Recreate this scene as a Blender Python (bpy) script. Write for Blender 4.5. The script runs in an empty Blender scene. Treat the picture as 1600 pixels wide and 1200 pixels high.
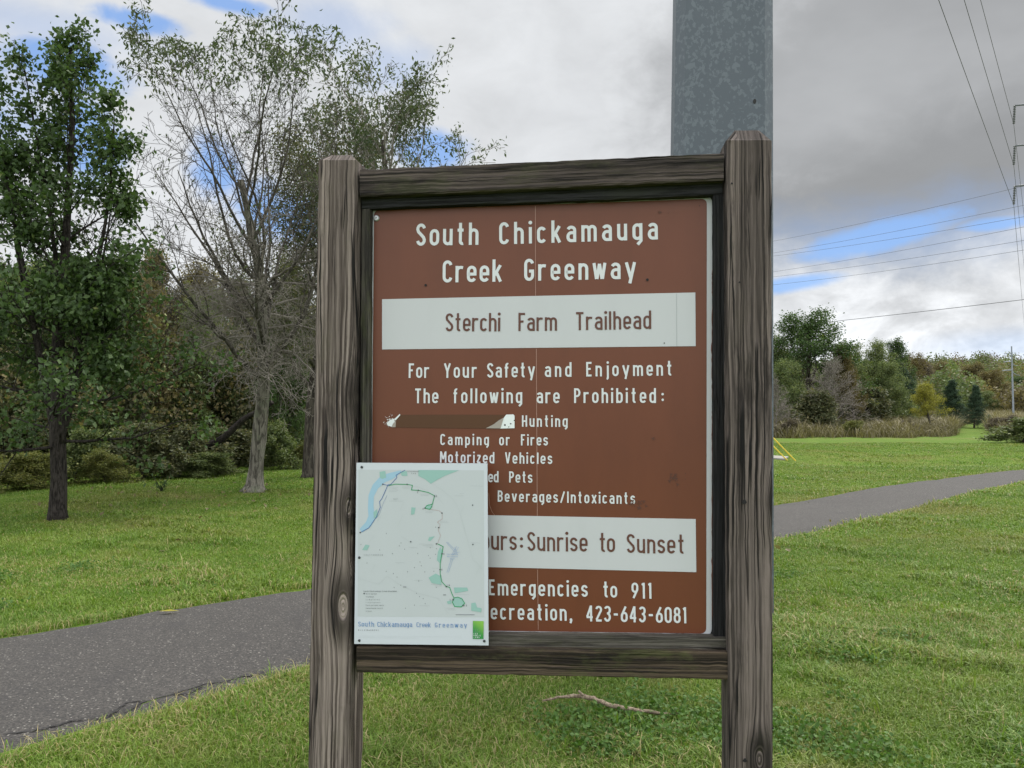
import bpy, bmesh, math, random
import numpy as np
from mathutils import Vector, Matrix
rad = math.radians
random.seed(7)
RNG = np.random.default_rng(7)
S = bpy.context.scene
COL = S.collection

# ------------------------------------------------------------------ camera
CAM_H, PITCH, FPX = 1.6, rad(2.4), 1200.0
cam_d = bpy.data.cameras.new("camera"); cam = bpy.data.objects.new("camera", cam_d); COL.objects.link(cam)
cam.location = (0, 0, CAM_H); cam.rotation_euler = (rad(90) + PITCH, 0, 0)
cam_d.sensor_fit = 'HORIZONTAL'; cam_d.sensor_width = 36; cam_d.lens = 36 * FPX / 1600
cam_d.clip_start = 0.05; cam_d.clip_end = 6000
S.camera = cam
FWD = Vector((0, math.cos(PITCH), math.sin(PITCH))); UPV = Vector((0, -math.sin(PITCH), math.cos(PITCH)))
CPOS = Vector((0, 0, CAM_H))
def ray(px, py):
    return FWD + Vector((1, 0, 0)) * ((px - 800) / FPX) + UPV * ((600 - py) / FPX)
def at(px, py, y):                      # world point on a photo ray at distance y along the view
    d = ray(px, py); return CPOS + d * (y / d.y)

# ------------------------------------------------------------------ render settings
S.view_settings.view_transform = 'Standard'; S.view_settings.look = 'None'
S.view_settings.exposure = 0.42; S.view_settings.gamma = 1.0
S.render.engine = 'CYCLES'
S.cycles.max_bounces = 6; S.cycles.transparent_max_bounces = 8
S.cycles.use_denoising = True

# ------------------------------------------------------------------ node helper
class NT:
    def __init__(s, tree):
        s.t = tree; s.n = tree.nodes; s.l = tree.links
    def new(s, typ, **kw):
        n = s.n.new(typ)
        for k, v in kw.items(): setattr(n, k, v)
        return n
    def put(s, sock, v):
        if isinstance(v, bpy.types.NodeSocket): s.l.new(v, sock)
        elif v is not None: sock.default_value = v
    def math(s, op, a, b=None, c=None, clamp=False):
        n = s.new('ShaderNodeMath', operation=op); n.use_clamp = clamp
        s.put(n.inputs[0], a); s.put(n.inputs[1], b); s.put(n.inputs[2], c); return n.outputs[0]
    def vmath(s, op, a, b=None):
        n = s.new('ShaderNodeVectorMath', operation=op)
        s.put(n.inputs[0], a); s.put(n.inputs[1], b); return n.outputs[0]
    def noise(s, vec, scale, detail=3, rough=.55, dist=0.0, out=0):
        n = s.new('ShaderNodeTexNoise'); s.put(n.inputs['Vector'], vec)
        n.inputs['Scale'].default_value = scale; n.inputs['Detail'].default_value = detail
        n.inputs['Roughness'].default_value = rough; n.inputs['Distortion'].default_value = dist
        return n.outputs[out]
    def ramp(s, f, stops, interp='LINEAR'):
        n = s.new('ShaderNodeValToRGB'); s.put(n.inputs[0], f); cr = n.color_ramp; cr.interpolation = interp
        while len(cr.elements) < len(stops): cr.elements.new(.5)
        for e, (p, c) in zip(cr.elements, stops):
            e.position = p; e.color = (c, c, c, 1) if isinstance(c, (int, float)) else (*c, 1)
        return n.outputs[0]
    def mix(s, f, a, b, mode='MIX'):
        n = s.new('ShaderNodeMix', data_type='RGBA', blend_type=mode)
        s.put(n.inputs[0], f)
        for i, v in ((6, a), (7, b)):
            s.put(n.inputs[i], (v, v, v, 1) if isinstance(v, (int, float)) else (*v, 1) if isinstance(v, tuple) and len(v) == 3 else v)
        return n.outputs[2]
    def smooth(s, v, lo, hi):
        n = s.new('ShaderNodeMapRange', interpolation_type='SMOOTHSTEP')
        s.put(n.inputs[0], v); n.inputs[1].default_value = lo; n.inputs[2].default_value = hi
        n.inputs[3].default_value = 0; n.inputs[4].default_value = 1
        return n.outputs[0]
    def xyz(s, vec):
        n = s.new('ShaderNodeSeparateXYZ'); s.put(n.inputs[0], vec); return n.outputs
    def vec(s, x, y, z):
        n = s.new('ShaderNodeCombineXYZ')
        for i, v in enumerate((x, y, z)): s.put(n.inputs[i], v)
        return n.outputs[0]
    def bump(s, h, strength, dist):
        n = s.new('ShaderNodeBump'); n.inputs['Strength'].default_value = strength
        n.inputs['Distance'].default_value = dist; s.put(n.inputs['Height'], h); return n.outputs[0]

def material(name):
    m = bpy.data.materials.new(name); m.use_nodes = True
    t = NT(m.node_tree); b = t.n['Principled BSDF']; b.inputs['Roughness'].default_value = .75
    return m, t, b

# ------------------------------------------------------------------ world: sky and broken cloud
SUN_EL, SUN_AZ = rad(50), rad(38)       # azimuth clockwise from the view direction (+Y)
W = bpy.data.worlds.new("World"); S.world = W; W.use_nodes = True
w = NT(W.node_tree); w.n.clear()
sky = w.new('ShaderNodeTexSky', sky_type='NISHITA'); sky.sun_disc = False
sky.sun_elevation = SUN_EL; sky.sun_rotation = SUN_AZ; sky.ozone_density = 2.0
geo = w.new('ShaderNodeTexCoord').outputs['Generated']
gx, gy, gz = w.xyz(geo)
az = w.math('ARCTAN2', gx, gy); el = w.math('ARCSINE', gz)
def azel(px, py):
    d = ray(px, py).normalized(); return math.atan2(d.x, d.y), math.asin(d.z)
den = w.math('ADD', w.math('MAXIMUM', gz, 0.0), .16)
cp = w.vec(w.math('DIVIDE', gx, den), w.math('DIVIDE', gy, den), 0.0)
n_big = w.noise(cp, 1.3, 5, .55, .3)
n_med = w.noise(w.vec(az, w.math('MULTIPLY', el, 1.6), 0.3), 9.0, 6, .6, .3)
ae = w.vec(w.math('MULTIPLY', az, 1.0), w.math('MULTIPLY', el, 1.5), 0.0)
n_fin = w.noise(ae, 22.0, 6, .62, .25)
n_puf = w.noise(ae, 8.5, 6, .6, .5)
wob = w.math('ADD', w.math('MULTIPLY', w.math('SUBTRACT', n_med, .5), 2.3), w.math('MULTIPLY', w.math('SUBTRACT', n_fin, .5), 1.1))
def blob(px, py, rx, ry, soft=.5, wobble=1.0, rot=0.0):
    a, e = azel(px, py); rx /= 1250; ry /= 1250
    da = w.math('SUBTRACT', az, a); de = w.math('SUBTRACT', el, e)
    if rot:
        c, s_ = math.cos(rot), math.sin(rot)
        da, de = (w.math('ADD', w.math('MULTIPLY', da, c), w.math('MULTIPLY', de, s_)),
                  w.math('SUBTRACT', w.math('MULTIPLY', de, c), w.math('MULTIPLY', da, s_)))
    q = w.math('ADD', w.math('POWER', w.math('ABSOLUTE', w.math('DIVIDE', da, rx)), 2.0), w.math('POWER', w.math('ABSOLUTE', w.math('DIVIDE', de, ry)), 2.0))
    q = w.math('ADD', w.math('SQRT', q), w.math('MULTIPLY', wob, wobble * .8))
    return w.math('SUBTRACT', 1.0, w.smooth(q, 1 - soft, 1 + soft))
def union(bs):
    r = bs[0]
    for b_ in bs[1:]: r = w.math('MAXIMUM', r, b_)
    return r
blue = union([blob(105, 98, 80, 30), blob(135, 235, 45, 55), blob(335, 268, 34, 42), blob(205, 32, 60, 14),
              blob(350, 4, 60, 12), blob(440, 335, 80, 36), blob(675, 232, 50, 28), blob(-160, 120, 120, 90),
              blob(1365, 372, 112, 24, .4, .6, rot=.16), blob(1240, 443, 70, 12, .5, .5, rot=.1), blob(1560, 350, 50, 10, .6, .6)])
thin = union([blob(515, 42, 75, 34, .8), blob(610, 110, 55, 34, .8), blob(1600, 540, 100, 20, .8, .4), blob(60, 40, 120, 30, .9), blob(1420, 365, 200, 45, .9)])
blue = w.math('MAXIMUM', blue, w.math('MULTIPLY', thin, .38))
grey = blob(1400, 130, 330, 245, .42, .45)
belly = blob(1500, 270, 330, 90, .6, .4, rot=.2)
haze_w = w.math('SUBTRACT', 1.0, w.smooth(el, rad(3), rad(15)))
val = w.math('ADD', w.math('MULTIPLY_ADD', n_big, .26, .44), w.math('MULTIPLY', w.math('SUBTRACT', n_med, .5), .22))
white = w.math('ADD', w.math('MULTIPLY_ADD', w.smooth(n_puf, .36, .62), .40, .58), w.math('MULTIPLY', w.math('SUBTRACT', n_fin, .5), .44))
val = w.mix(w.math('MULTIPLY', haze_w, .75), val, white)
val = w.mix(w.math('MULTIPLY', grey, .9), val, w.math('MULTIPLY_ADD', n_big, .30, .18))
val = w.mix(w.math('MULTIPLY', belly, .65), val, .195)
away = w.smooth(w.math('ABSOLUTE', az), rad(45), rad(80))          # unseen cloud overhead and behind, brightened to light the sign and ground
up_ = w.smooth(el, rad(38), rad(62))
val = w.mix(w.math('MAXIMUM', away, up_), val, w.math('MULTIPLY_ADD', n_big, .6, 1.15))
tint = w.mix(1.0, val, (0.975, 1.0, 1.03), 'MULTIPLY')
cloud = w.mix(1.0, tint, (10.0, 10.0, 10.0), 'MULTIPLY')
bluesky = w.mix(.75, w.mix(1.0, sky.outputs[0], (1.0, 1.15, 1.3), 'MULTIPLY'), (1.3, 3.0, 6.6))
colr = w.mix(w.math('MULTIPLY', blue, .82), cloud, bluesky)
bg = w.new('ShaderNodeBackground'); w.put(bg.inputs[0], colr); bg.inputs[1].default_value = 0.1
wo = w.new('ShaderNodeOutputWorld'); w.l.new(bg.outputs[0], wo.inputs[0])

sun_d = bpy.data.lights.new("sun", 'SUN'); sun = bpy.data.objects.new("sun", sun_d); COL.objects.link(sun)
sun_d.energy = 3.0; sun_d.angle = rad(14); sun_d.color = (1, .95, .87)
sv = Vector((math.sin(SUN_AZ) * math.cos(SUN_EL), math.cos(SUN_AZ) * math.cos(SUN_EL), math.sin(SUN_EL)))
sun.rotation_euler = sv.to_track_quat('Z', 'Y').to_euler(); sun.location = (0, 0, 30)

# ------------------------------------------------------------------ mesh helpers
def mk(name, V, F, mat, parent=None, attrs=None, smooth=False, mats=None, midx=None):
    """V (n,3); F (m,k) array or list of arrays with different k"""
    V = np.asarray(V, np.float32).reshape(-1, 3)
    Fs = F if isinstance(F, list) else [F]
    Fs = [np.asarray(f, np.int32) for f in Fs if len(f)]
    me = bpy.data.meshes.new(name)
    me.vertices.add(len(V)); me.vertices.foreach_set('co', V.ravel())
    loops = np.concatenate([f.ravel() for f in Fs])
    tot = np.concatenate([np.full(len(f), f.shape[1], np.int32) for f in Fs])
    me.loops.add(len(loops)); me.loops.foreach_set('vertex_index', loops)
    me.polygons.add(len(tot))
    st = np.zeros(len(tot), np.int32); st[1:] = np.cumsum(tot)[:-1]
    me.polygons.foreach_set('loop_start', st); me.polygons.foreach_set('loop_total', tot)
    me.polygons.foreach_set('use_smooth', np.full(len(tot), bool(smooth)))
    if midx is not None: me.polygons.foreach_set('material_index', np.asarray(midx, np.int32))
    for k, a in (attrs or {}).items():
        a = np.asarray(a, np.float32)
        if a.ndim == 1:
            at_ = me.attributes.new(k, 'FLOAT', 'POINT'); at_.data.foreach_set('value', a)
        else:
            at_ = me.attributes.new(k, 'FLOAT_VECTOR', 'POINT'); at_.data.foreach_set('vector', a.ravel())
    for m in (mats or [mat]): me.materials.append(m)
    me.update(calc_edges=True)
    o = bpy.data.objects.new(name, me); COL.objects.link(o)
    if parent: o.parent = parent
    return o
def tag(o, label=None, cat=None, group=None, kind=None):
    if label: o['label'] = label
    if cat: o['category'] = cat
    if group: o['group'] = group
    if kind: o['kind'] = kind
    return o
def empty(name, loc, label, cat, group=None, rz=0):
    o = bpy.data.objects.new(name, None); COL.objects.link(o); o.location = loc; o.rotation_euler = (0, 0, rz)
    o.empty_display_size = .2
    return tag(o, label, cat, group)
class MB:
    """collects geometry for one mesh"""
    def __init__(s): s.V = []; s.Q = []; s.T = []; s.n = 0; s.A = []
    def add(s, V, Q=None, T=None):
        V = np.asarray(V, float).reshape(-1, 3)
        if Q is not None and len(Q): s.Q.append(np.asarray(Q, int) + s.n)
        if T is not None and len(T): s.T.append(np.asarray(T, int) + s.n)
        s.V.append(V); s.n += len(V)
    def poly(s, pts):                       # convex/star fan
        P = np.asarray(pts, float); c = P.mean(0); n = len(P)
        s.add(np.vstack([P, c]), T=[(i, (i + 1) % n, n) for i in range(n)])
    def tube(s, pts, radii, k=8, caps=True):
        P = np.asarray(pts, float); R = np.broadcast_to(np.asarray(radii, float), (len(P),))
        T = np.gradient(P, axis=0); T /= np.linalg.norm(T, axis=1)[:, None] + 1e-9
        ref = np.array([0, 0, 1.]) if abs(T[0][2]) < .9 else np.array([1., 0, 0])
        U = np.cross(T, ref); U /= np.linalg.norm(U, axis=1)[:, None] + 1e-9
        for i in range(1, len(P)):          # carry the frame along
            u = U[i - 1] - T[i] * np.dot(U[i - 1], T[i]); U[i] = u / (np.linalg.norm(u) + 1e-9)
        B = np.cross(T, U)
        a = np.arange(k) * 2 * np.pi / k
        ring = P[:, None] + R[:, None, None] * (np.cos(a)[None, :, None] * U[:, None] + np.sin(a)[None, :, None] * B[:, None])
        n = len(P); i = np.arange(n - 1)[:, None] * k; j = np.arange(k)[None]; j2 = (j + 1) % k
        Q = np.stack([i + j, i + j2, i + k + j2, i + k + j], -1).reshape(-1, 4)
        T_ = []
        V = ring.reshape(-1, 3)
        if caps:
            V = np.vstack([V, P[0], P[-1]]); m = n * k
            T_ = [((x + 1) % k, x, m) for x in range(k)] + [(m - k + x, m - k + (x + 1) % k, m + 1) for x in range(k)]
        s.add(V, Q, T_)
    def build(s, name, mat, parent=None, attrs=None, smooth=False):
        F = []
        if s.Q: F.append(np.vstack(s.Q))
        if s.T: F.append(np.vstack(s.T))
        return mk(name, np.vstack(s.V), F, mat, parent, attrs, smooth)

# ------------------------------------------------------------------ terrain
def smst(x, a, b):
    t = np.clip((x - a) / (b - a), 0, 1); return t * t * (3 - 2 * t)
def H(x, y):
    x = np.asarray(x, float); y = np.asarray(y, float)
    side = smst(x - .22 * y, 2.0, 5.0)
    dip = -.34 * np.exp(-((y - 29.5) / 3.4) ** 2) * side
    rise = 1.1 * smst(y, 55, 120) + 1.9 * smst(y, 110, 230)
    hill = 9.5 * smst(y, 200, 330) * np.exp(-((x - 190) / 120) ** 2) + 3 * smst(y, 200, 300)
    lump = .03 * np.sin(x * .7 + 1.3) * np.sin(y * .5) * smst(y, 8, 16)
    return dip + rise + hill + lump
def ground(px, py):
    d = ray(px, py); t = CAM_H / -d.z if d.z < 0 else 60
    for _ in range(12):
        p = CPOS + d * t; e = p.z - float(H(p.x, p.y))
        if d.z < -1e-4: t += max(-t * .5, min(8, e / -d.z))
    p = CPOS + d * t
    return Vector((p.x, p.y, float(H(p.x, p.y))))
def grid_axis(lim, near, step0, grow):
    a = [0.0]; s_ = step0
    while a[-1] < lim:
        a.append(a[-1] + s_)
        if a[-1] > near: s_ *= grow
    return np.array(a)

def lawn_color(t):
    """patchy lawn colour from world position"""
    pos = t.new('ShaderNodeNewGeometry').outputs['Position']
    flat = t.vmath('MULTIPLY', pos, (1, 1, 0))
    a = t.noise(flat, .23, 4, .6, .4); b = t.noise(flat, .95, 4, .65, .3); c = t.noise(flat, 5.0, 3, .6)
    near_ = t.math('SUBTRACT', 1.0, t.smooth(t.xyz(pos)[1], 6.5, 11.0))
    g = t.mix(t.smooth(b, .38, .66), (.108, .190, .022), (.154, .230, .033))
    g = t.mix(t.math('MULTIPLY', t.smooth(a, .47, .66), .55), g, (.178, .198, .044))
    tan = t.math('MULTIPLY', t.smooth(t.math('ADD', t.math('MULTIPLY', a, .5), t.math('MULTIPLY', b, .55)), .54, .67), t.math('MULTIPLY_ADD', near_, .5, .30))
    g = t.mix(tan, g, (.205, .165, .072))
    return t.mix(t.math('MULTIPLY', t.smooth(c, .5, .75), .3), g, (.055, .105, .02)), flat, c

def make_ground():
    ax = grid_axis(900, 14, .8, 1.09); xs = np.concatenate([-ax[:0:-1], ax])
    ay = grid_axis(900, 34, .8, 1.06); ys = np.concatenate([-grid_axis(120, 2, 1, 1.4)[:0:-1], ay])
    X, Y = np.meshgrid(xs, ys); Z = H(X, Y)
    nx, ny = len(xs), len(ys)
    i = (np.arange(ny - 1)[:, None] * nx + np.arange(nx - 1)[None]).ravel()
    m, t, b = material('lawn_soil')
    col, flat, c = lawn_color(t)
    far_ = t.noise(flat, 26, 4, .7)
    col = t.mix(t.math('MULTIPLY', t.smooth(far_, .45, .75), .5), col, (.05, .075, .02))
    col = t.mix(t.smooth(t.xyz(t.new('ShaderNodeNewGeometry').outputs['Position'])[1], 38, 52), t.mix(1.0, col, (.80, .80, .80), 'MULTIPLY'), t.mix(1.0, col, (.74, .76, .78), 'MULTIPLY'))  # ground colour darkened to match the shade among grass blades
    yy = t.xyz(t.new('ShaderNodeNewGeometry').outputs['Position'])[1]
    col = t.mix(t.smooth(yy, 108, 124), col, t.mix(far_, (.05, .042, .026), (.10, .08, .045)))   # leaf-strewn wood floor
    t.put(b.inputs['Base Color'], col); b.inputs['Roughness'].default_value = .95
    b.inputs['Specular IOR Level'].default_value = .1
    t.put(b.inputs['Normal'], t.bump(t.math('ADD', far_, t.math('MULTIPLY', c, .6)), .8, .05))
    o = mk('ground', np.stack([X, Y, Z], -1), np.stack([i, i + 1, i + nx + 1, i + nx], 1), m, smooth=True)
    tag(o, kind='structure')
make_ground()

# ------------------------------------------------------------------ asphalt path
def resample(P, n):
    P = np.asarray(P, float); d = np.r_[0, np.cumsum(np.linalg.norm(np.diff(P, axis=0), axis=1))]
    s_ = np.linspace(0, d[-1], n); return np.stack([np.interp(s_, d, P[:, k]) for k in range(P.shape[1])], 1)
def smooth_line(P, it=60):
    P = P.copy()
    for _ in range(it): P[1:-1] = .5 * P[1:-1] + .25 * (P[:-2] + P[2:])
    return P
nearp = [(0, 1186), (160, 1138), (320, 1088), (480, 1046), (1212, 845), (1300, 826), (1400, 803), (1500, 775), (1600, 752)]
farp = [(0, 996), (160, 970), (320, 942), (480, 919), (1212, 789), (1300, 774), (1400, 757), (1500, 744), (1600, 735)]
NE = [tuple(ground(*p).xy) for p in nearp]; FE = [tuple(ground(*p).xy) for p in farp]
def extend(E):
    a, b_ = np.array(E[0]), np.array(E[1]); c, d = np.array(E[-1]), np.array(E[-2])
    u = (a - b_) / np.linalg.norm(a - b_); v = (c - d) / np.linalg.norm(c - d)
    return [tuple(a + u * 9), tuple(a + u * 4)] + E + [tuple(c + v * 12), tuple(c + v * 40)]
NP_, FP_ = 420, 15
NEs = smooth_line(resample(extend(NE), NP_), 50); FEs = smooth_line(resample(extend(FE), NP_), 50)
PATH_MID = .5 * (NEs + FEs); PATH_HALF = .5 * np.linalg.norm(NEs - FEs, axis=1)
def path_signed(x, y):
    """distance outside the path edge (negative on the asphalt)"""
    out = np.empty(len(x))
    for k in range(0, len(x), 20000):
        xx = x[k:k + 20000, None]; yy = y[k:k + 20000, None]
        # distance to mid points and width there
        D = np.hypot(xx - PATH_MID[None, ::2, 0], yy - PATH_MID[None, ::2, 1]); j = D.argmin(1)
        out[k:k + 20000] = D[np.arange(len(j)), j] - PATH_HALF[::2][j]
    return out
def true_half():
    T = np.gradient(PATH_MID, axis=0); T /= np.linalg.norm(T, axis=1)[:, None]
    Nn = np.stack([-T[:, 1], T[:, 0]], 1)
    return np.abs(((NEs - FEs) * Nn).sum(1)) * .5
PATH_HALF = true_half()
def make_path():
    s_ = np.linspace(0, 1, FP_)[None, :, None]
    jn = np.cumsum(RNG.normal(0, .022, NP_)); jn -= smooth_line(jn[:, None], 40)[:, 0]
    jf = np.cumsum(RNG.normal(0, .022, NP_)); jf -= smooth_line(jf[:, None], 40)[:, 0]
    dirn = (NEs - FEs) / np.linalg.norm(NEs - FEs, axis=1)[:, None]
    a = NEs + dirn * jn[:, None] * 1.5; b = FEs + dirn * jf[:, None] * 1.5
    P = a[:, None] * (1 - s_) + b[:, None] * s_
    z = H(P[..., 0], P[..., 1]) + .022 + .02 * (1 - (2 * s_[..., 0] - 1) ** 2)
    z[:, 0] -= .04; z[:, -1] -= .04
    i = (np.arange(NP_ - 1)[:, None] * FP_ + np.arange(FP_ - 1)[None]).ravel()
    m, t, bs = material('asphalt')
    pos = t.new('ShaderNodeNewGeometry').outputs['Position']
    big = t.noise(pos, .8, 4, .6); fine = t.noise(pos, 60, 2, .6)
    vor = t.new('ShaderNodeTexVoronoi'); t.put(vor.inputs['Vector'], pos); vor.inputs['Scale'].default_value = 120
    cell = t.xyz(vor.outputs['Color'])[0]
    base = t.mix(big, (.031, .0285, .0268), (.046, .0425, .040))
    base = t.mix(t.smooth(cell, .15, .95), t.mix(1.0, base, (.62, .62, .62), 'MULTIPLY'), t.mix(1.0, base, (1.5, 1.48, 1.42), 'MULTIPLY'))
    base = t.mix(t.smooth(cell, .965, .985), base, (.17, .16, .145))
    base = t.mix(t.math('MULTIPLY', t.smooth(t.noise(pos, 2.2, 5, .7), .52, .66), .45), base, (.026, .024, .024))
    t.put(bs.inputs['Base Color'], base); bs.inputs['Roughness'].default_value = .9
    t.put(bs.inputs['Normal'], t.bump(t.math('ADD', cell, fine), .6, .006))
    o = mk('path', np.concatenate([P, z[..., None]], -1), np.stack([i, i + 1, i + FP_ + 1, i + FP_], 1), m, smooth=True)
    tag(o, kind='structure')
    mc, _, bc = material('crack_dark'); bc.inputs['Base Color'].default_value = (.012, .011, .011, 1)
    mb = MB()
    lines = [[(0, 1158), (60, 1150), (110, 1136), (178, 1122), (192, 1112)],
             [(178, 1124), (215, 1110), (240, 1101), (275, 1091), (300, 1083), (322, 1077), (345, 1073), (392, 1060), (420, 1056)],
             [(150, 1130), (176, 1120), (200, 1106), (228, 1104)], [(270, 1094), (296, 1089), (318, 1080)]]
    for L in lines:
        G = np.array([tuple(ground(*p)) for p in L]); G = resample(G, 40)
        G[:, :2] += RNG.normal(0, .006, (40, 2))
        T = np.gradient(G, axis=0)[:, :2]; T /= np.linalg.norm(T, axis=1)[:, None]
        N_ = np.stack([-T[:, 1], T[:, 0], 0 * T[:, 0]], 1)
        wd = (.002 + .006 * RNG.random(40)) * np.minimum(1, np.minimum(np.arange(40), 39 - np.arange(40)) / 5 + .1)
        sg = np.array([PATH_HALF[np.hypot(*(PATH_MID - g[:2]).T).argmin()] - np.hypot(*(PATH_MID - g[:2]).T).min() for g in G])
        hf = PATH_HALF[np.hypot(*(PATH_MID - G[0, :2]).T).argmin()]
        q = np.clip(1 - sg / hf, 0, 1)
        G[:, 2] = H(G[:, 0], G[:, 1]) + .022 + .02 * (1 - q ** 2) + .004
        V = np.concatenate([G - N_ * wd[:, None], G + N_ * wd[:, None]]); i = np.arange(39)
        mb.add(V, np.stack([i, i + 1, i + 41, i + 40], 1))
    c = mb.build('crack', mc); c.parent = o
make_path()
# ------------------------------------------------------------------ sign board frame of reference
YAW = rad(7.0)
SU = Vector((math.cos(YAW), -math.sin(YAW), 0)); SN = Vector((-math.sin(YAW), -math.cos(YAW), 0))
SO = at(845, 650, 2.42); SO.z = 0
def sp(px, py, wd=0.0):
    """photo point on the sign plane (wd metres in front of the panel) -> local (u, w, v)"""
    d = ray(px, py); o = SO + SN * wd
    t = (o - CPOS).dot(SN) / d.dot(SN); p = CPOS + d * t - SO
    return np.array([p.dot(SU), wd, p.z])
def loc(P):                              # (u,w,v) -> local xyz of the sign's Empty
    P = np.asarray(P, float); return np.stack([P[..., 0], -P[..., 1], P[..., 2]], -1)
SIGN = empty('trail_sign', (SO.x, SO.y, 0), 'brown trailhead rules board with white lettering held between two weathered timber posts',
             'sign board', rz=-YAW)

# ------------------------------------------------------------------ weathered timber
def wood(name, light, dark, knots=(), algae=0.0, crack=.5, fine=95, lowdark=0.0):
    m, t, b = material(name)
    at_ = t.new('ShaderNodeAttribute'); at_.attribute_name = 'grain'
    a, d, l = t.xyz(at_.outputs['Vector'])       # across, depth, along
    wv = t.math('MULTIPLY', t.math('SUBTRACT', t.noise(t.vec(0.0, 0.0, l), 2.0, 2), .5), .011)
    acc = t.math('ADD', a, wv); rings = None; kd = None
    for (ka, kl, ks) in knots:
        dx = t.math('SUBTRACT', a, ka); dy = t.math('MULTIPLY', t.math('SUBTRACT', l, kl), .42)
        r2 = t.math('ADD', t.math('MULTIPLY', dx, dx), t.math('MULTIPLY', dy, dy))
        inf = t.math('POWER', 2.718, t.math('DIVIDE', r2, -(ks * ks * 1.6)))
        acc = t.math('SUBTRACT', acc, t.math('MULTIPLY', t.math('MULTIPLY', dx, inf), .9))
        r = t.math('SQRT', r2)
        core = t.math('SUBTRACT', 1.0, t.smooth(r, ks * .42, ks * .62))
        ring = t.math('MULTIPLY', core, t.math('MULTIPLY_ADD', t.math('SINE', t.math('MULTIPLY', r, 900.0)), .5, .5))
        halo = t.math('MULTIPLY', t.smooth(r, ks * .3, ks * .55), t.math('SUBTRACT', 1.0, t.smooth(r, ks * .6, ks * 1.9)))
        rings = ring if rings is None else t.math('MAXIMUM', rings, ring)
        kd = halo if kd is None else t.math('MAXIMUM', kd, halo)
    fib = t.noise(t.vec(t.math('MULTIPLY', acc, fine), t.math('MULTIPLY', d, fine), t.math('MULTIPLY', l, 1.3)), 1.0, 6, .7)
    hair = t.noise(t.vec(t.math('MULTIPLY', acc, fine * 3.2), t.math('MULTIPLY', d, fine * 3.2), t.math('MULTIPLY', l, 3.0)), 1.0, 3, .6)
    band = t.noise(t.vec(t.math('MULTIPLY', acc, 30.0), t.math('MULTIPLY', d, 30.0), t.math('MULTIPLY', l, .55)), 1.0, 3, .5)
    cath = t.math('SINE', t.math('MULTIPLY_ADD', acc, 420.0, t.math('MULTIPLY', t.noise(t.vec(t.math('MULTIPLY', acc, 9.0), t.math('MULTIPLY', d, 9.0), t.math('MULTIPLY', l, 1.0)), 1.0, 2), 24.0)))
    tone = t.math('ADD', t.math('ADD', t.math('ADD', t.math('MULTIPLY', fib, .8), t.math('MULTIPLY', hair, .5)), t.math('MULTIPLY', band, .6)), t.math('MULTIPLY', cath, .06))
    f = t.smooth(tone, .76, 1.16)
    mid = tuple(.42 * x + .58 * y for x, y in zip(light, dark))
    col = t.mix(t.smooth(f, 0.0, .5), dark, mid); col = t.mix(t.smooth(f, .4, 1.0), col, light)
    col = t.mix(t.math('MULTIPLY', t.smooth(t.noise(t.vec(t.math('MULTIPLY', a, 9.0), t.math('MULTIPLY', d, 9.0), t.math('MULTIPLY', l, 1.1)), 1.0, 4, .6), .46, .66), .6), col, mid)
    wet = t.noise(t.vec(t.math('MULTIPLY', acc, 20.0), t.math('MULTIPLY', d, 20.0), t.math('MULTIPLY', l, 1.7)), 1.0, 6, .7)
    col = t.mix(t.math('MULTIPLY', t.smooth(wet, .52, .64), .75), col, tuple(x * .7 for x in dark))
    if rings is not None:
        col = t.mix(t.math('MULTIPLY', kd, .8), col, tuple(x * .32 for x in dark))
        col = t.mix(t.math('MULTIPLY', rings, .5), col, tuple(x * 1.05 for x in light))
    ck = t.noise(t.vec(t.math('MULTIPLY', acc, 48.0), t.math('MULTIPLY', d, 48.0), t.math('MULTIPLY', l, .75)), 1.0, 1, .4)
    ckm = t.math('MULTIPLY', t.math('SUBTRACT', 1.0, t.smooth(t.math('ABSOLUTE', t.math('SUBTRACT', ck, .5)), .008, .028)),
                 t.smooth(t.noise(t.vec(t.math('MULTIPLY', a, 9.0), d, t.math('MULTIPLY', l, 1.8)), 1.0, 2), .46, .52))
    ckm = t.math('MULTIPLY', ckm, crack)
    col = t.mix(ckm, col, (.008, .007, .007))
    if algae:
        al = t.math('MULTIPLY', t.smooth(t.noise(t.vec(t.math('MULTIPLY', a, 12.0), t.math('MULTIPLY', d, 12.0), t.math('MULTIPLY', l, 5.0)), 1.0, 5, .7), .5, .68), algae)
        col = t.mix(al, col, (.085, .10, .03))
    t.put(b.inputs['Base Color'], col); b.inputs['Roughness'].default_value = .88
    b.inputs['Specular IOR Level'].default_value = .25
    h = t.math('SUBTRACT', t.math('ADD', t.math('MULTIPLY', fib, 1.0), t.math('MULTIPLY', band, .5)), t.math('MULTIPLY', ckm, 1.6))
    if rings is not None: h = t.math('ADD', t.math('MULTIPLY', rings, .5), t.math('SUBTRACT', h, kd))
    t.put(b.inputs['Normal'], t.bump(h, 1.0, .009))
    return m

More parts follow.
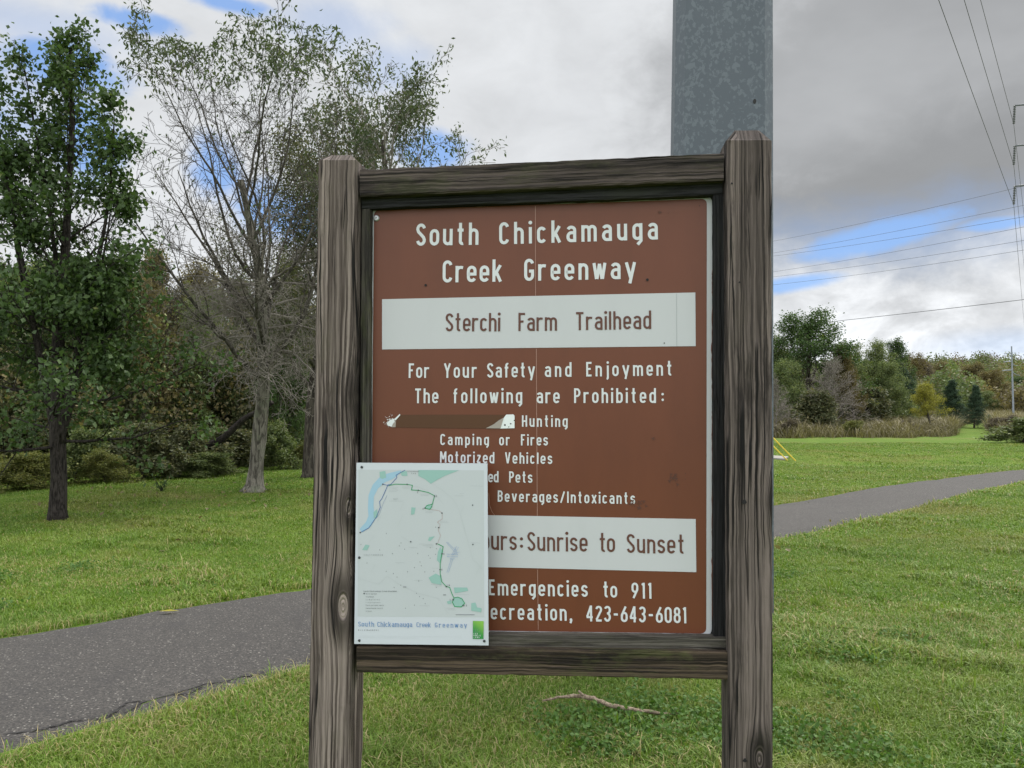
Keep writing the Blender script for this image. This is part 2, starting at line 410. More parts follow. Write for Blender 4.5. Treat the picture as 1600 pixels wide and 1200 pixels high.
def timber(name, c, wf, wb, mat, vertical, n=60, ends=None, rough=.0012, chamf=.004, parent=SIGN, knots_geo=()):
    """c: front-face corners in photo px (TL, TR, BR, BL); wf/wb depth of front and back; ends: list of extra rings"""
    TL, TR, BR, BL = [sp(*p, wf) for p in c]
    A0, B0, A1, B1 = (BL, BR, TL, TR) if vertical else (BL, TL, BR, TR)
    rs = np.random.default_rng(abs(hash(name)) % 1000 if False else int(abs(A0[0] * 1000)) + 5)
    D = wf - wb
    prof = []                                        # section: s across 0..1, q depth 0..1 (front = 0)
    g_ = [0, .045, .3, .5, .7, .955, 1]; m_ = len(g_) - 1
    for k in range(m_ + 1): prof.append((g_[k], 0))
    for k in range(1, m_ + 1): prof.append((1, g_[k]))
    for k in range(1, m_ + 1): prof.append((g_[m_ - k], 1))
    for k in range(1, m_): prof.append((0, g_[m_ - k]))
    prof = np.array(prof); K = len(prof)
    tt = list(np.linspace(0, 1, n)); rings = []; G = []
    off = rs.normal(0, rough, (n, K)); off = .5 * off + .25 * (np.roll(off, 1, 0) + np.roll(off, -1, 0))
    side = rs.normal(0, rough, (n, K)); side = .5 * side + .25 * (np.roll(side, 1, 0) + np.roll(side, -1, 0))
    L = np.linalg.norm(A1 - A0); Wd = np.linalg.norm(B0 - A0)
    def ring(t, inset, along, i):
        A = A0 + (A1 - A0) * t; B = B0 + (B1 - B0) * t; X = (B - A); wl = np.linalg.norm(X); X = X / wl
        P = []
        for k, (s_, q) in enumerate(prof):
            u = np.clip(s_ * wl, inset, wl - inset); dd = np.clip(q * D, inset, D - inset)
            if (s_ in (0, 1)) and (q in (0, 1)):     # eased arris
                u += chamf * (1 if s_ == 0 else -1); dd += chamf * (.45 if q == 0 else -.45)
            p = A + X * (u + (side[i, k] if 0 < inset + 1 else 0)); p = p.copy(); p[1] = wf - dd + off[i, k]
            p += along * (A1 - A0) / L
            P.append(p)
        return np.array(P)
    for i, t_ in enumerate(tt):
        rings.append(ring(t_, 0, np.zeros(1), i)); G.append(t_ * L)
    for (ins, al) in (ends or []):
        rings.append(ring(1.0, ins, al, n - 1)); G.append(L + al)
    R = np.array(rings); N = len(R)
    i = np.arange(N - 1)[:, None] * K; j = np.arange(K)[None]; j2 = (j + 1) % K
    Q = np.stack([i + j, i + j2, i + K + j2, i + K + j], -1).reshape(-1, 4)
    V = R.reshape(-1, 3)
    gr = np.zeros((N, K, 3)); gr[..., 0] = prof[None, :, 0] * Wd; gr[..., 1] = prof[None, :, 1] * D; gr[..., 2] = np.array(G)[:, None]
    gr = gr.reshape(-1, 3)
    c0, c1 = V[:K].mean(0), V[-K:].mean(0); V = np.vstack([V, c0, c1]); gr = np.vstack([gr, gr[:K].mean(0), gr[-K:].mean(0)])
    T = [((x + 1) % K, x, N * K) for x in range(K)] + [((N - 1) * K + x, (N - 1) * K + (x + 1) % K, N * K + 1) for x in range(K)]
    if not vertical: Q = Q[:, ::-1]; T = [q[::-1] for q in T]
    Q = Q[:, ::-1]; T = [q[::-1] for q in T]
    off0 = rs.random(3) * np.array([3, 3, 9]) if not knots_geo else np.zeros(3)
    o = mk(name, loc(V), [Q, np.array(T)], mat, parent, {'grain': gr + off0}, smooth=False)
    return o
def along_of(c, wf, px, py, vertical=True):
    """across/along coordinates on a timber of a photo pixel (for knots)"""
    TL, TR, BR, BL = [sp(*p, wf) for p in c]
    A0, B0, A1 = (BL, BR, TL) if vertical else (BL, TL, BR)
    P = sp(px, py, wf) - A0; e = (A1 - A0); L = np.linalg.norm(e); l = P.dot(e / L)
    x = (B0 - A0); return float(P.dot(x / np.linalg.norm(x))), float(l)

PL = [(497, 250), (558, 250), (542, 1420), (477, 1420)]
PR = [(1134, 219), (1206, 219), (1209, 1440), (1139, 1440)]
kl = [(*along_of(PL, .07, *p), s_) for p, s_ in (((503, 622), .040), ((549, 619), .022), ((538, 836), .040), ((497, 792), .026), ((500, 948), .038), ((520, 330), .030))]
kr = [(*along_of(PR, .07, *p), s_) for p, s_ in (((1164, 783), .030), ((1165, 1187), .028), ((1180, 440), .014))]
gl, gd = (.295, .245, .216), (.034, .0245, .0205)
m_pl = wood('timber_left_post', gl, gd, kl, .10, 1.0, 125)
m_pr = wood('timber_right_post', (.205, .167, .150), (.0175, .0135, .0120), kr, .04, 1.0, 160)
CH = [(.004, .003), (.030, .026)]
timber('post', PL, .07, -.068, m_pl, True, 110, CH, knots_geo=(1,))
timber('post', PR, .07, -.068, m_pr, True, 110, [(.004, .003), (.031, .041)], knots_geo=(1,))
m_bt = wood('timber_top_beam', (.115, .092, .081), (.0115, .0092, .0082), (), .20, .7, 120)
m_bb = wood('timber_bottom_beam', (.098, .072, .050), (.0105, .0077, .0056), [(.050, 1.115, .020)], .45, .5, 80)
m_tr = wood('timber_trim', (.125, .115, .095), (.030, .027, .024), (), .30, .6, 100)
m_td = wood('timber_trim_dark', (.030, .030, .032), (.007, .007, .008), (), .08, .6, 100)  # dark copy of the trim; shade under the top beam put into its colour
timber('beam', [(562, 265), (1131, 239), (1131, 281), (562, 307)], .062, -.03, m_bt, False, 80)
timber('beam', [(557, 1010), (1138, 1019), (1138, 1062), (557, 1051)], .062, -.03, m_bb, False, 80)
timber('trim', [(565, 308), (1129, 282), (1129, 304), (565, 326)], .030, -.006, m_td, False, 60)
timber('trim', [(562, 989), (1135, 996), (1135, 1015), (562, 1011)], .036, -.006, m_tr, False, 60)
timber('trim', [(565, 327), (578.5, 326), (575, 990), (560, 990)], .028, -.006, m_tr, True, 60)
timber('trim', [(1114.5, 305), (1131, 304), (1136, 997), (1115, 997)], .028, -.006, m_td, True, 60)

# ------------------------------------------------------------------ painted panel
def paint(name, col, rough=.42, dirt=.12, bumpy=True):
    m, t, b = material(name); o = t.new('ShaderNodeTexCoord').outputs['Object']
    n = t.noise(t.vmath('MULTIPLY', o, (1, 1, .35)), 5.0, 6, .65); n2 = t.noise(o, 38.0, 3, .6)
    c = t.mix(t.math('MULTIPLY', t.smooth(n, .42, .75), dirt * 2), col, tuple(x * .7 for x in col))
    c = t.mix(t.math('MULTIPLY', t.smooth(n2, .55, .8), dirt), c, tuple(x * .8 for x in col))
    t.put(b.inputs['Base Color'], c); b.inputs['Roughness'].default_value = rough
    b.inputs['Specular IOR Level'].default_value = .35
    return m
WHITE = paint('reflective_white', (.46, .475, .495), .5, .06)
BROWN = paint('sign_brown', (.122, .036, .0150), .42, .22)
LETTER = paint('letter_white', (.56, .585, .60), .5, .04)
LETTERB = paint('letter_brown', (.10, .040, .028), .5, .1)
def round_rect_px(c, r, wd, n=7):
    """rounded quad from photo corners TL TR BR BL"""
    P = [sp(*p, wd) for p in c]; out = []
    for k in range(4):
        a, p, b_ = P[k - 1], P[k], P[(k + 1) % 4]
        da = (a - p) / np.linalg.norm(a - p); db = (b_ - p) / np.linalg.norm(b_ - p)
        for j in range(n):
            s_ = j / (n - 1) * math.pi / 2
            out.append(p + da * r * (1 - math.sin(s_)) + db * r * (1 - math.cos(s_)))
    return np.array(out)
def plate(name, outline, thick, mat, parent):
    """outline (n,3) in (u,w,v) at its front; solid plate"""
    P = np.asarray(outline); n = len(P); B = P.copy(); B[:, 1] -= thick; c = P.mean(0)
    V = np.vstack([P, B, c]); F = [(i, n + i, n + (i + 1) % n, (i + 1) % n) for i in range(n)]
    T = [((i + 1) % n, i, 2 * n)[::-1] for i in range(n)]
    o = mk(name, loc(V), [np.array(F)[:, ::-1], np.array(T)[:, ::-1]], mat, parent); return o
panel = plate('sign_panel', round_rect_px([(580, 325), (1113, 303.5), (1112, 997), (575, 990)], .028, 0), .004, WHITE, SIGN)
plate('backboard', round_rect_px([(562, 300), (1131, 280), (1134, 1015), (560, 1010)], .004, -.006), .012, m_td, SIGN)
plate('brown_field', round_rect_px([(584.5, 328.5), (1104.5, 310.5), (1103.5, 990), (579, 983)], .016, .0012), .001, BROWN, panel)
plate('white_band', np.array([sp(*p, .0024) for p in ((597, 467.5), (1086.5, 457), (1087, 540.8), (597, 546))]), .0012, WHITE, panel)
plate('white_band', np.array([sp(*p, .0024) for p in ((595, 802), (1087, 811), (1088, 894), (594, 882))]), .0012, WHITE, panel)
def thin_line(name, pts, width, wd, mat, parent, jit=0.0):
    mb = MB(); P = np.array([sp(*p, wd) for p in pts]); P = resample(P, max(2, len(P) * 3))
    T = np.gradient(P, axis=0); T /= np.linalg.norm(T, axis=1)[:, None]
    N_ = np.stack([-T[:, 2], 0 * T[:, 0], T[:, 0]], 1); n = len(P)
    wv = width * .5 * (1 + jit * RNG.normal(0, 1, n))[:, None]
    V = np.concatenate([P - N_ * wv, P + N_ * wv]); i = np.arange(n - 1)
    mb.add(loc(V), np.stack([i, i + 1, i + n + 1, i + n], 1)); return mb.build(name, mat, parent)
SEAM = paint('seam_edge', (.34, .20, .16), .5, .1); SEAMG = paint('seam_grey', (.33, .36, .37), .5, .1)
for a, b_ in (((836.5, 322), (836.8, 462)), ((838, 545), (839.5, 806)), ((840, 890), (841, 984))):
    thin_line('seam', [a, b_], .0016, .0020, SEAM, panel)
thin_line('seam', [(1057, 458.5), (1057.5, 541)], .0014, .0030, SEAMG, panel)
thin_line('seam', [(763.5, 770), (765, 790), (769, 800), (773, 805)], .0013, .0020, SEAM, panel)
RUST = paint('rust_edge', (.12, .035, .018), .9, .4)
mb = MB()
for (y0, y1, w_) in ((415, 470, 3.0), (462, 640, 4.4), (600, 700, 3.2), (640, 860, 3.6), (800, 990, 4.4)):
    ys = np.linspace(y0, y1, 26); xr = np.full(26, 1115.0); xl = 1112.6 - np.abs(RNG.normal(0, .55, 26)) * (w_ / 4)
    fade = np.minimum(1, np.minimum(np.arange(26), 25 - np.arange(26)) / 4)
    V = np.array([sp(1114.8 - (1114.8 - x) * f, y, .0012 + .0002 * (w_)) for x, y, f in zip(xl, ys, fade)] + [sp(1115.2, y, .0012 + .0002 * w_) for y in ys])
    i = np.arange(25); mb.add(loc(V), np.stack([i, i + 1, i + 27, i + 26], 1))
mb.build('rust_stain', RUST, panel)
SCUFF = paint('scuff', (.085, .035, .024), .7, .3)
for (cx, cy, sx, sy, n) in ((1054, 745, 14, 9, 16), (998, 788, 12, 9, 20), (1022, 686, 3, 2, 3), (1030, 332, 2, 2, 3)):
    mb = MB()
    for k in range(n):
        x, y = cx + RNG.normal(0, sx * .45), cy + RNG.normal(0, sy * .45); a = RNG.uniform(.2, 1.6); l = RNG.uniform(1, 4)
        c = np.array([(x + l * math.cos(a + q) * (1 if i % 2 else .35), y + l * math.sin(a + q) * (1 if i % 2 else .35)) for i, q in enumerate(np.linspace(0, 6.283, 7)[:-1])])
        mb.poly(loc([sp(*p, .0026 + .00002 * k) for p in c]))
    mb.build('scuff_mark', SCUFF, panel)

# ------------------------------------------------------------------ road-sign stroke lettering
def arc(cx, cy, rx, ry, a0, a1, n=9):
    return [(cx + rx * math.cos(rad(a0 + (a1 - a0) * i / (n - 1))), cy + ry * math.sin(rad(a0 + (a1 - a0) * i / (n - 1)))) for i in range(n)]
b0, X0, T0, WL = .067, .672, .933, .30
def bowl(x0, x1, y0, y1, ry):
    c, r = (x0 + x1) / 2, (x1 - x0) / 2
    return arc(c, y1 - ry, r, ry, 0, 180) + arc(c, y0 + ry, r, ry, 180, 360) + ['close']
def ess(w_, y0, y1, r):
    c, h = w_ / 2, w_ / 2
    return arc(c, y1 - r, h, r, 12, 180) + [(.035 * w_ / .3, y1 - r * 1.6), (w_ * .5, (y0 + y1) / 2), (w_ - .035 * w_ / .3, y0 + r * 1.6)] + arc(c, y0 + r, h, r, 0, -168)
h_ = WL / 2
G_ = {
 'o': (WL, [bowl(0, WL, b0, X0, .17)]),
 'n': (WL, [[(0, 0), (0, .74)], arc(h_, X0 - .16, h_, .16, 180, 0) + [(WL, 0)]]),
 'u': (WL, [[(WL, .74), (WL, 0)], [(0, .74)] + arc(h_, b0 + .16, h_, .16, 180, 360)]),
 'h': (WL, [[(0, 0), (0, 1)], arc(h_, X0 - .16, h_, .16, 180, 0) + [(WL, 0)]]),
 'm': (.54, [[(0, 0), (0, .74)], arc(.135, X0 - .14, .135, .14, 180, 0) + [(.27, 0)], arc(.405, X0 - .14, .135, .14, 180, 0) + [(.54, 0)]]),
 'r': (.24, [[(0, 0), (0, .74)], arc(.17, X0 - .17, .17, .17, 180, 75) + [(.275, X0 - .015)]]),
 'a': (WL, [[(WL, 0)] + arc(h_, X0 - .14, h_, .14, 0, 160), [(WL, .42)] + arc(.14, .243, .14, .177, 90, 270) + [(WL, b0)]]),
 'e': (WL, [[(0, .36), (WL, .36)] + arc(h_, X0 - .16, h_, .16, 0, 180) + arc(h_, b0 + .16, h_, .16, 180, 335)]),
 'c': (.28, [arc(.14, X0 - .16, .14, .16, 25, 180) + arc(.14, b0 + .16, .14, .16, 180, 335)]),
 'g': (WL, [bowl(0, WL, b0, X0, .15), [(WL, .74), (WL, -.03), (WL * .52, -.2)]]),
 'd': (WL, [bowl(0, WL, b0, X0, .16), [(WL, 0), (WL, 1)]]),
 'b': (WL, [bowl(0, WL, b0, X0, .16), [(0, 0), (0, 1)]]),
 'p': (WL, [bowl(0, WL, b0, X0, .16), [(0, -.24), (0, .74)]]),
 'y': (.36, [[(.36, .74), (.15, -.2)], [(0, .74), (.19, .05)]]),
 'v': (.34, [[(0, .74), (.16, .02)], [(.34, .74), (.18, .02)]]),
 'w': (.48, [[(0, .74), (.11, .02)], [(.24, .70), (.13, .02)], [(.24, .70), (.35, .02)], [(.48, .74), (.37, .02)]]),
 'x': (.32, [[(0, .74), (.32, 0)], [(.32, .74), (0, 0)]]),
 'z': (.28, [[(0, X0), (.29, X0)], [(.28, X0), (0, b0)], [(-.01, b0), (.29, b0)]]),
 'k': (.30, [[(0, 0), (0, 1)], [(.29, .74), (.03, .29)], [(.11, .42), (.30, 0)]]),
 't': (.25, [[(.11, 1), (.11, b0 + .1)] + arc(.205, b0 + .1, .095, .1, 190, 290), [(-.02, X0), (.25, X0)]]),
 'f': (.24, [[(.09, 0), (.09, .83)] + arc(.185, .835, .095, .1, 170, 65), [(-.02, X0), (.23, X0)]]),
 'i': (.0, [[(0, 0), (0, .74)], 'dot', (0, .94)]), 'l': (.0, [[(0, 0), (0, 1)]]),
 'I': (.0, [[(0, 0), (0, 1)]]),
 'j': (.10, [[(.1, .74), (.1, -.08)] + arc(0, -.08, .1, .1, 0, -80)[1:], 'dot', (.1, .94)]),
 's': (.28, [ess(.28, b0, X0, .155)]), 'S': (.31, [ess(.31, b0, T0, .19)]),
 'C': (.31, [arc(.155, T0 - .18, .155, .18, 10, 180) + arc(.155, b0 + .18, .155, .18, 180, 350)]),
 'G': (.31, [arc(.155, T0 - .18, .155, .18, 10, 180) + arc(.155, b0 + .18, .155, .18, 180, 360) + [(.31, .44), (.15, .44)]]),
 'T': (.32, [[(.16, 0), (.16, .99)], [(-.04, T0), (.36, T0)]]),
 'F': (.26, [[(0, 0), (0, 1)], [(0, T0), (.30, T0)], [(0, .52), (.22, .52)]]),
 'E': (.27, [[(0, 0), (0, 1)], [(0, T0), (.30, T0)], [(0, .52), (.24, .52)], [(0, b0), (.30, b0)]]),
 'L': (.26, [[(0, 0), (0, 1)], [(0, b0), (.28, b0)]]),
 'H': (.32, [[(0, 0), (0, 1)], [(.32, 0), (.32, 1)], [(0, .5), (.32, .5)]]),
 'P': (.30, [[(0, 0), (0, 1)], [(0, T0)] + arc(.13, .70, .17, .233, 90, -90) + [(0, .467)]]),
 'B': (.31, [[(0, 0), (0, 1)], [(0, T0)] + arc(.14, .73, .16, .203, 90, -90) + [(0, .527)], [(.1, .527)] + arc(.14, .297, .17, .23, 90, -90) + [(0, b0)]]),
 'D': (.32, [[(0, 0), (0, 1)], [(0, T0)] + arc(.10, .5, .22, .433, 90, -90) + [(0, b0)]]),
 'R': (.31, [[(0, 0), (0, 1)], [(0, T0)] + arc(.14, .71, .17, .223, 90, -90) + [(0, .487)], [(.13, .487), (.31, 0)]]),
 'M': (.44, [[(0, 0), (0, 1)], [(.44, 0), (.44, 1)], [(.02, .98), (.22, .3)], [(.42, .98), (.22, .3)]]),
 'N': (.32, [[(0, 0), (0, 1)], [(.32, 0), (.32, 1)], [(.01, .98), (.31, .02)]]),
 'A': (.36, [[(0, 0), (.18, .98)], [(.36, 0), (.18, .98)], [(.07, .3), (.29, .3)]]),
 'K': (.32, [[(0, 0), (0, 1)], [(.32, 1), (.03, .42)], [(.12, .56), (.34, 0)]]),
 'O': (.32, [bowl(0, .32, b0, T0, .2)]),
 'U': (.32, [[(0, 1)] + arc(.16, b0 + .17, .16, .17, 180, 360) + [(.32, 1)]]),
 'V': (.36, [[(0, 1), (.17, .02)], [(.36, 1), (.19, .02)]]),
 'Y': (.36, [[(0, 1), (.18, .44)], [(.36, 1), (.18, .44)], [(.18, .46), (.18, 0)]]),
 '0': (.31, [bowl(0, .31, b0, T0, .2)]),
 '1': (.10, [[(.10, 0), (.10, 1)], [(.10, .93), (-.02, .87)]]),
 '2': (.30, [arc(.15, T0 - .17, .15, .17, 170, -25) + [(.0, b0 + .05)], [(-.03, b0), (.33, b0)]]),
 '3': (.30, [arc(.15, T0 - .17, .15, .17, 160, 0) + arc(.13, .70, .17, .17, -10, -85)[1:], [(.12, .53)] + arc(.14, .30, .16, .233, 80, -165)]),
 '4': (.34, [[(.25, 0), (.25, 1)], [(.24, .98), (.0, .30)], [(-.04, .27), (.35, .27)]]),
 '6': (.30, [bowl(0, .30, b0, .58, .17), [(.0, .33), (.03, .50), (.25, .98)]]),
 '8': (.30, [bowl(.02, .28, .53, T0, .16), bowl(0, .30, b0, .53, .18)]),
 '9': (.30, [bowl(0, .30, .42, T0, .17), [(.30, .67), (.27, .50), (.05, .02)]]),
 '-': (.26, [[(0, .47), (.26, .47)]]), '/': (.30, [[(0, 0), (.30, 1)]]),
 ':': (.0, ['dot', (0, .22), 'dot', (0, .60)]), '.': (0, ['dot', (0, .07)]),
 ',': (.0, ['dot', (0.02, .07), [(.05, .05), (-.02, -.15)]]), ' ': (.2, []),
}
def ribbon(path, hw):
    closed = path[-1] == 'close'
    P = np.array(path[:-1] if closed else path, float)
    keep = [0] + [i for i in range(1, len(P)) if np.linalg.norm(P[i] - P[i - 1]) > 1e-4]; P = P[keep]
    if closed and np.linalg.norm(P[0] - P[-1]) < 1e-4: P = P[:-1]
    n = len(P)
    if closed: D = np.roll(P, -1, 0) - P; D /= np.linalg.norm(D, axis=1)[:, None]; Dp = np.roll(D, 1, 0)
    else:
        d = np.diff(P, axis=0); d /= np.linalg.norm(d, axis=1)[:, None]; D = np.vstack([d, d[-1:]]); Dp = np.vstack([d[:1], d])
    N1 = np.stack([-D[:, 1], D[:, 0]], 1); N0 = np.stack([-Dp[:, 1], Dp[:, 0]], 1)
    M = N0 + N1; M /= np.linalg.norm(M, axis=1)[:, None] + 1e-9
    k = 1 / np.maximum((M * N1).sum(1), .55)
    M = M * (hw * k)[:, None]
    V = np.vstack([P + M, P - M]); i = np.arange(n if closed else n - 1); j = (i + 1) % n
    return V, np.stack([i + n, j + n, j, i], 1)
def glyph_geo(ch, hw, dot=.085):
    w_, st = G_[ch]; out = []; k = 0
    while k < len(st):
        if isinstance(st[k], str) and st[k] == 'dot':
            c = st[k + 1]; a = np.arange(12) * math.pi / 6
            V = np.array([(c[0] + dot * math.cos(q), c[1] + dot * math.sin(q)) for q in a] + [c])
            out.append((V, None, [(i, (i + 1) % 12, 12) for i in range(12)])); k += 2
        else:
            V, Q = ribbon(list(st[k]), hw); out.append((V, Q, None)); k += 1
    return w_, out
def serifs(ch, hw):
    out = []
    for st in G_[ch][1]:
        if isinstance(st, (str, tuple)) or st[-1] == 'close': continue
        for e, nb in ((st[0], st[1]), (st[-1], st[-2])):
            if abs(e[0] - nb[0]) < .16 and abs(e[1] - nb[1]) > .12 and (e[1] < .02 or e[1] > .7):
                y = e[1] + (.03 if e[1] < .3 else -.03)
                out.append(ribbon([(e[0] - .08, y), (e[0] + .08, y)], .026))
    return out
def text_word(mb, word, A, B, cap, hw, toP, serif=False, zstep=.00003, xs=1.0):
    """lay a word between points A and B of a 2-D plane (B.x - A.x is its full width), cap = letter height"""
    A = np.array(A, float); B = np.array(B, float); e = B - A; W_ = np.linalg.norm(e) / cap; e /= np.linalg.norm(e)
    f = np.array([-e[1], e[0]])
    ws = [G_[c][0] * xs for c in word]; n = len(word)
    gap = (W_ - sum(ws) - 2 * hw) / (n - 1) if n > 1 else 0
    x = hw; cnt = 0
    for c, w_ in zip(word, ws):
        _, geo_ = glyph_geo(c, hw)
        if serif: geo_ = geo_ + [(V, Q, None) for V, Q in serifs(c, hw)]
        for V, Q, T in geo_:
            P2 = A + (x + V[:, :1] * xs) * cap * e + V[:, 1:] * cap * f
            mb.add(toP(P2, (cnt % 7) * zstep), Q, T); cnt += 1
        x += w_ + gap
def sign_text(words, mat, cap_px, hw, wd):
    """words: (text, x0, x1, y0, y1) photo px of the baseline ends"""
    for (tx, x0, x1, y0, y1) in words:
        mb = MB()
        a = sp(x0, y0, wd); b_ = sp(x1, y1, wd); cap = sp(x0, y0 - cap_px, wd)[2] - a[2]
        toP = lambda P2, z: loc(np.stack([P2[:, 0], np.full(len(P2), wd + z), P2[:, 1]], 1))
        if len(tx) == 1 and tx in 'il1:,.': a = a + (b_ - a) * .5 - np.array([hw * cap, 0, 0])
        text_word(mb, tx, (a[0], a[2]), (b_[0], b_[2]), cap, hw, toP)
        mb.build('lettering', mat, panel)
LW, LB = .0024, .0036
sign_text([('South', 650, 747.5, 384, 382.5), ('Chickamauga', 780, 1028, 382, 374)], LETTER, 34.5, .068, LW)
sign_text([('Creek', 691.5, 784.5, 441.5, 440), ('Greenway', 819, 994, 439, 435.5)], LETTER, 34.5, .068, LW)
sign_text([('Sterchi', 696, 781.5, 518, 517.7), ('Farm', 810, 870.3, 517.3, 516.7), ('Trailhead', 899.7, 1017.7, 516, 514)], LETTERB, 28.6, .060, LB)
sign_text([('For', 638.5, 671, 590.5, 590.5), ('Your', 693.5, 745.5, 590.5, 590.2), ('Safety', 761, 836, 590, 589.5), ('and', 851.2, 893, 589, 588.7), ('Enjoyment', 916, 1050.5, 588.3, 586.8)], LETTER, 22.7, .066, LW)
sign_text([('The', 648, 685, 630, 630), ('following', 707.5, 816, 630, 630), ('are', 838.5, 874.5, 630, 630), ('Prohibited', 897, 1025, 629.7, 629.7), (':', 1033, 1038, 629.7, 629.7)], LETTER, 23, .066, LW)
sign_text([('Hunting', 815.5, 887, 666.8, 667)], LETTER, 17.8, .07, LW)
sign_text([('Camping', 688, 764, 695.3, 695.7), ('or', 780, 797, 695.8, 695.8), ('Fires', 814, 856.3, 696, 696)], LETTER, 17.3, .07, LW)
sign_text([('Motorized', 687.5, 772.4, 722.8, 724), ('Vehicles', 789, 863, 724.2, 725)], LETTER, 17.5, .07, LW)
sign_text([('ed', 762.8, 779, 753.4, 753.6), ('Pets', 795.5, 832, 754, 754.5)], LETTER, 17.5, .07, LW)
sign_text([('Beverages/Intoxicants', 777.7, 992.5, 783.8, 787.6)], LETTER, 17.5, .07, LW)
sign_text([('ours', 752.5, 807.7, 859, 859.9), (':', 812, 818, 860, 860), ('Sunrise', 824, 918.2, 860.8, 862.2), ('to', 936, 961, 862.5, 863), ('Sunset', 979.4, 1070, 864, 865.5)], LETTERB, 30, .058, LB)
sign_text([('Emergencies', 764, 918.6, 930, 932.6), ('to', 942, 964.5, 933.4, 933.8), ('911', 987, 1018, 935, 935.5)], LETTER, 24.7, .066, LW)
sign_text([('Recreation', 752, 885.5, 967.5, 970), (',', 888.5, 895, 970, 970), ('423-643-6081', 916, 1072.5, 970.8, 974)], LETTER, 24.7, .066, LW)

# patched-over line with torn sticker ends
STRIP = paint('patch_brown', (.072, .027, .0075), .4, .15); TORN = paint('torn_white', (.66, .70, .71), .7, .05); CURL = paint('curled_backing', (.30, .27, .24), .7, .2)
def px_poly(name, pts, wd, mat, thick=.0008):
    return plate(name, np.array([sp(*p, wd) for p in pts])[::1], thick, mat, panel)
px_poly('patch_strip', [(623, 648.2), (700, 647.8), (790, 648), (786, 651), (776, 659), (768, 664), (758, 669.2), (700, 669), (640, 668), (618, 667.5), (618.5, 657)], .0030, STRIP)
mbt = MB(); Z = .0028
mbt.poly(loc([sp(*p, Z + .0006) for p in [(791, 647.8), (802, 647.5), (804, 649.5), (804, 669), (781, 669.6), (783.5, 661), (787, 653)]]))
mbt.build('torn_paper', TORN, panel); mbt = MB()
mbt.poly(loc([sp(*p, Z + .0006) for p in [(604, 661), (610, 656), (616, 654), (617, 660), (613, 667), (606, 665)]]))
mbt.poly(loc([sp(*p, Z + .0007) for p in [(616, 655), (624.5, 646.8), (625.5, 648.5), (618, 657)]]))
for k in range(42):
    x, y = 609 + RNG.normal(0, 4), 657 + RNG.normal(0, 4.5); s_ = RNG.uniform(.25, .8)
    mbt.poly(loc([sp(x + s_ * math.cos(q), y + s_ * math.sin(q), Z + .0008 + .00002 * k) for q in (0, 1.3, 2.7, 4.2, 5.3)]))
mbt.build('torn_paper', TORN, panel)
px_poly('curled_flap', [(787, 652.5), (786, 656), (782, 669.4), (759, 669.2), (772, 662.5), (779, 657)], .0044, CURL, .0015)
px_poly('curled_flap', [(618.5, 657), (618, 667.5), (611.5, 667.5), (614, 662)], .0044, CURL, .0015)
DARK = paint('pit_dark', (.012, .011, .012), .8, .1)
for (x, y, r) in ((665, 445.5, 2.0), (1011.5, 437, 2.1), (1093, 321.5, .7), (1044, 333, .5), (789, 664, 1.4), (798, 662, 1.1), (803.5, 657, .8), (795, 667, .8), (1038, 536, 1)):
    mbd = MB(); mbd.poly(loc([sp(x + r * math.cos(q), y + r * math.sin(q), .0042) for q in np.linspace(0, 6.283, 11)[:-1]]))
    mbd.build('bolt_hole', DARK, panel)
STEEL, t_, b_ = material('screw_steel'); b_.inputs['Base Color'].default_value = (.42, .43, .44, 1); b_.inputs['Metallic'].default_value = .7; b_.inputs['Roughness'].default_value = .45
def screw(px, py, r, wd, parent, mat=STEEL, name='screw'):
    c = sp(px, py, wd); a = np.arange(14) * 2 * math.pi / 14
    mb = MB(); rings = []
    for rr_, hh in ((r, 0), (r, r * .25), (r * .75, r * .5), (r * .28, r * .55)):
        rings.append(np.stack([c[0] + rr_ * np.cos(a), np.full(14, wd + hh), c[2] + rr_ * np.sin(a)], 1))
    V = np.vstack(rings + [np.array([[c[0], wd + r * .35, c[2]]])]); j = np.arange(14); j2 = (j + 1) % 14
    Q = np.vstack([np.stack([k * 14 + j, k * 14 + j2, k * 14 + 14 + j2, k * 14 + 14 + j], 1) for k in range(3)])
    mb.add(loc(V), Q, np.stack([42 + j, 42 + j2, np.full(14, 56)], 1)); return mb.build(name, mat, parent)
screw(588.3, 341, .0105, .001, panel)
for (x, y, r) in ((1143.5, 286.5, 1.6), (1155.5, 441, 1.5), (1163, 784, 3.6), (1164, 1188, 3.2), (1208, 1138, 1.4)):
    mbd = MB(); mbd.poly(loc([sp(x + r * math.cos(q) * (1 + .25 * math.sin(3 * q)), y + r * math.sin(q), .0735) for q in np.linspace(0, 6.283, 13)[:-1]]))
    mbd.build('nail_hole', DARK, SIGN)

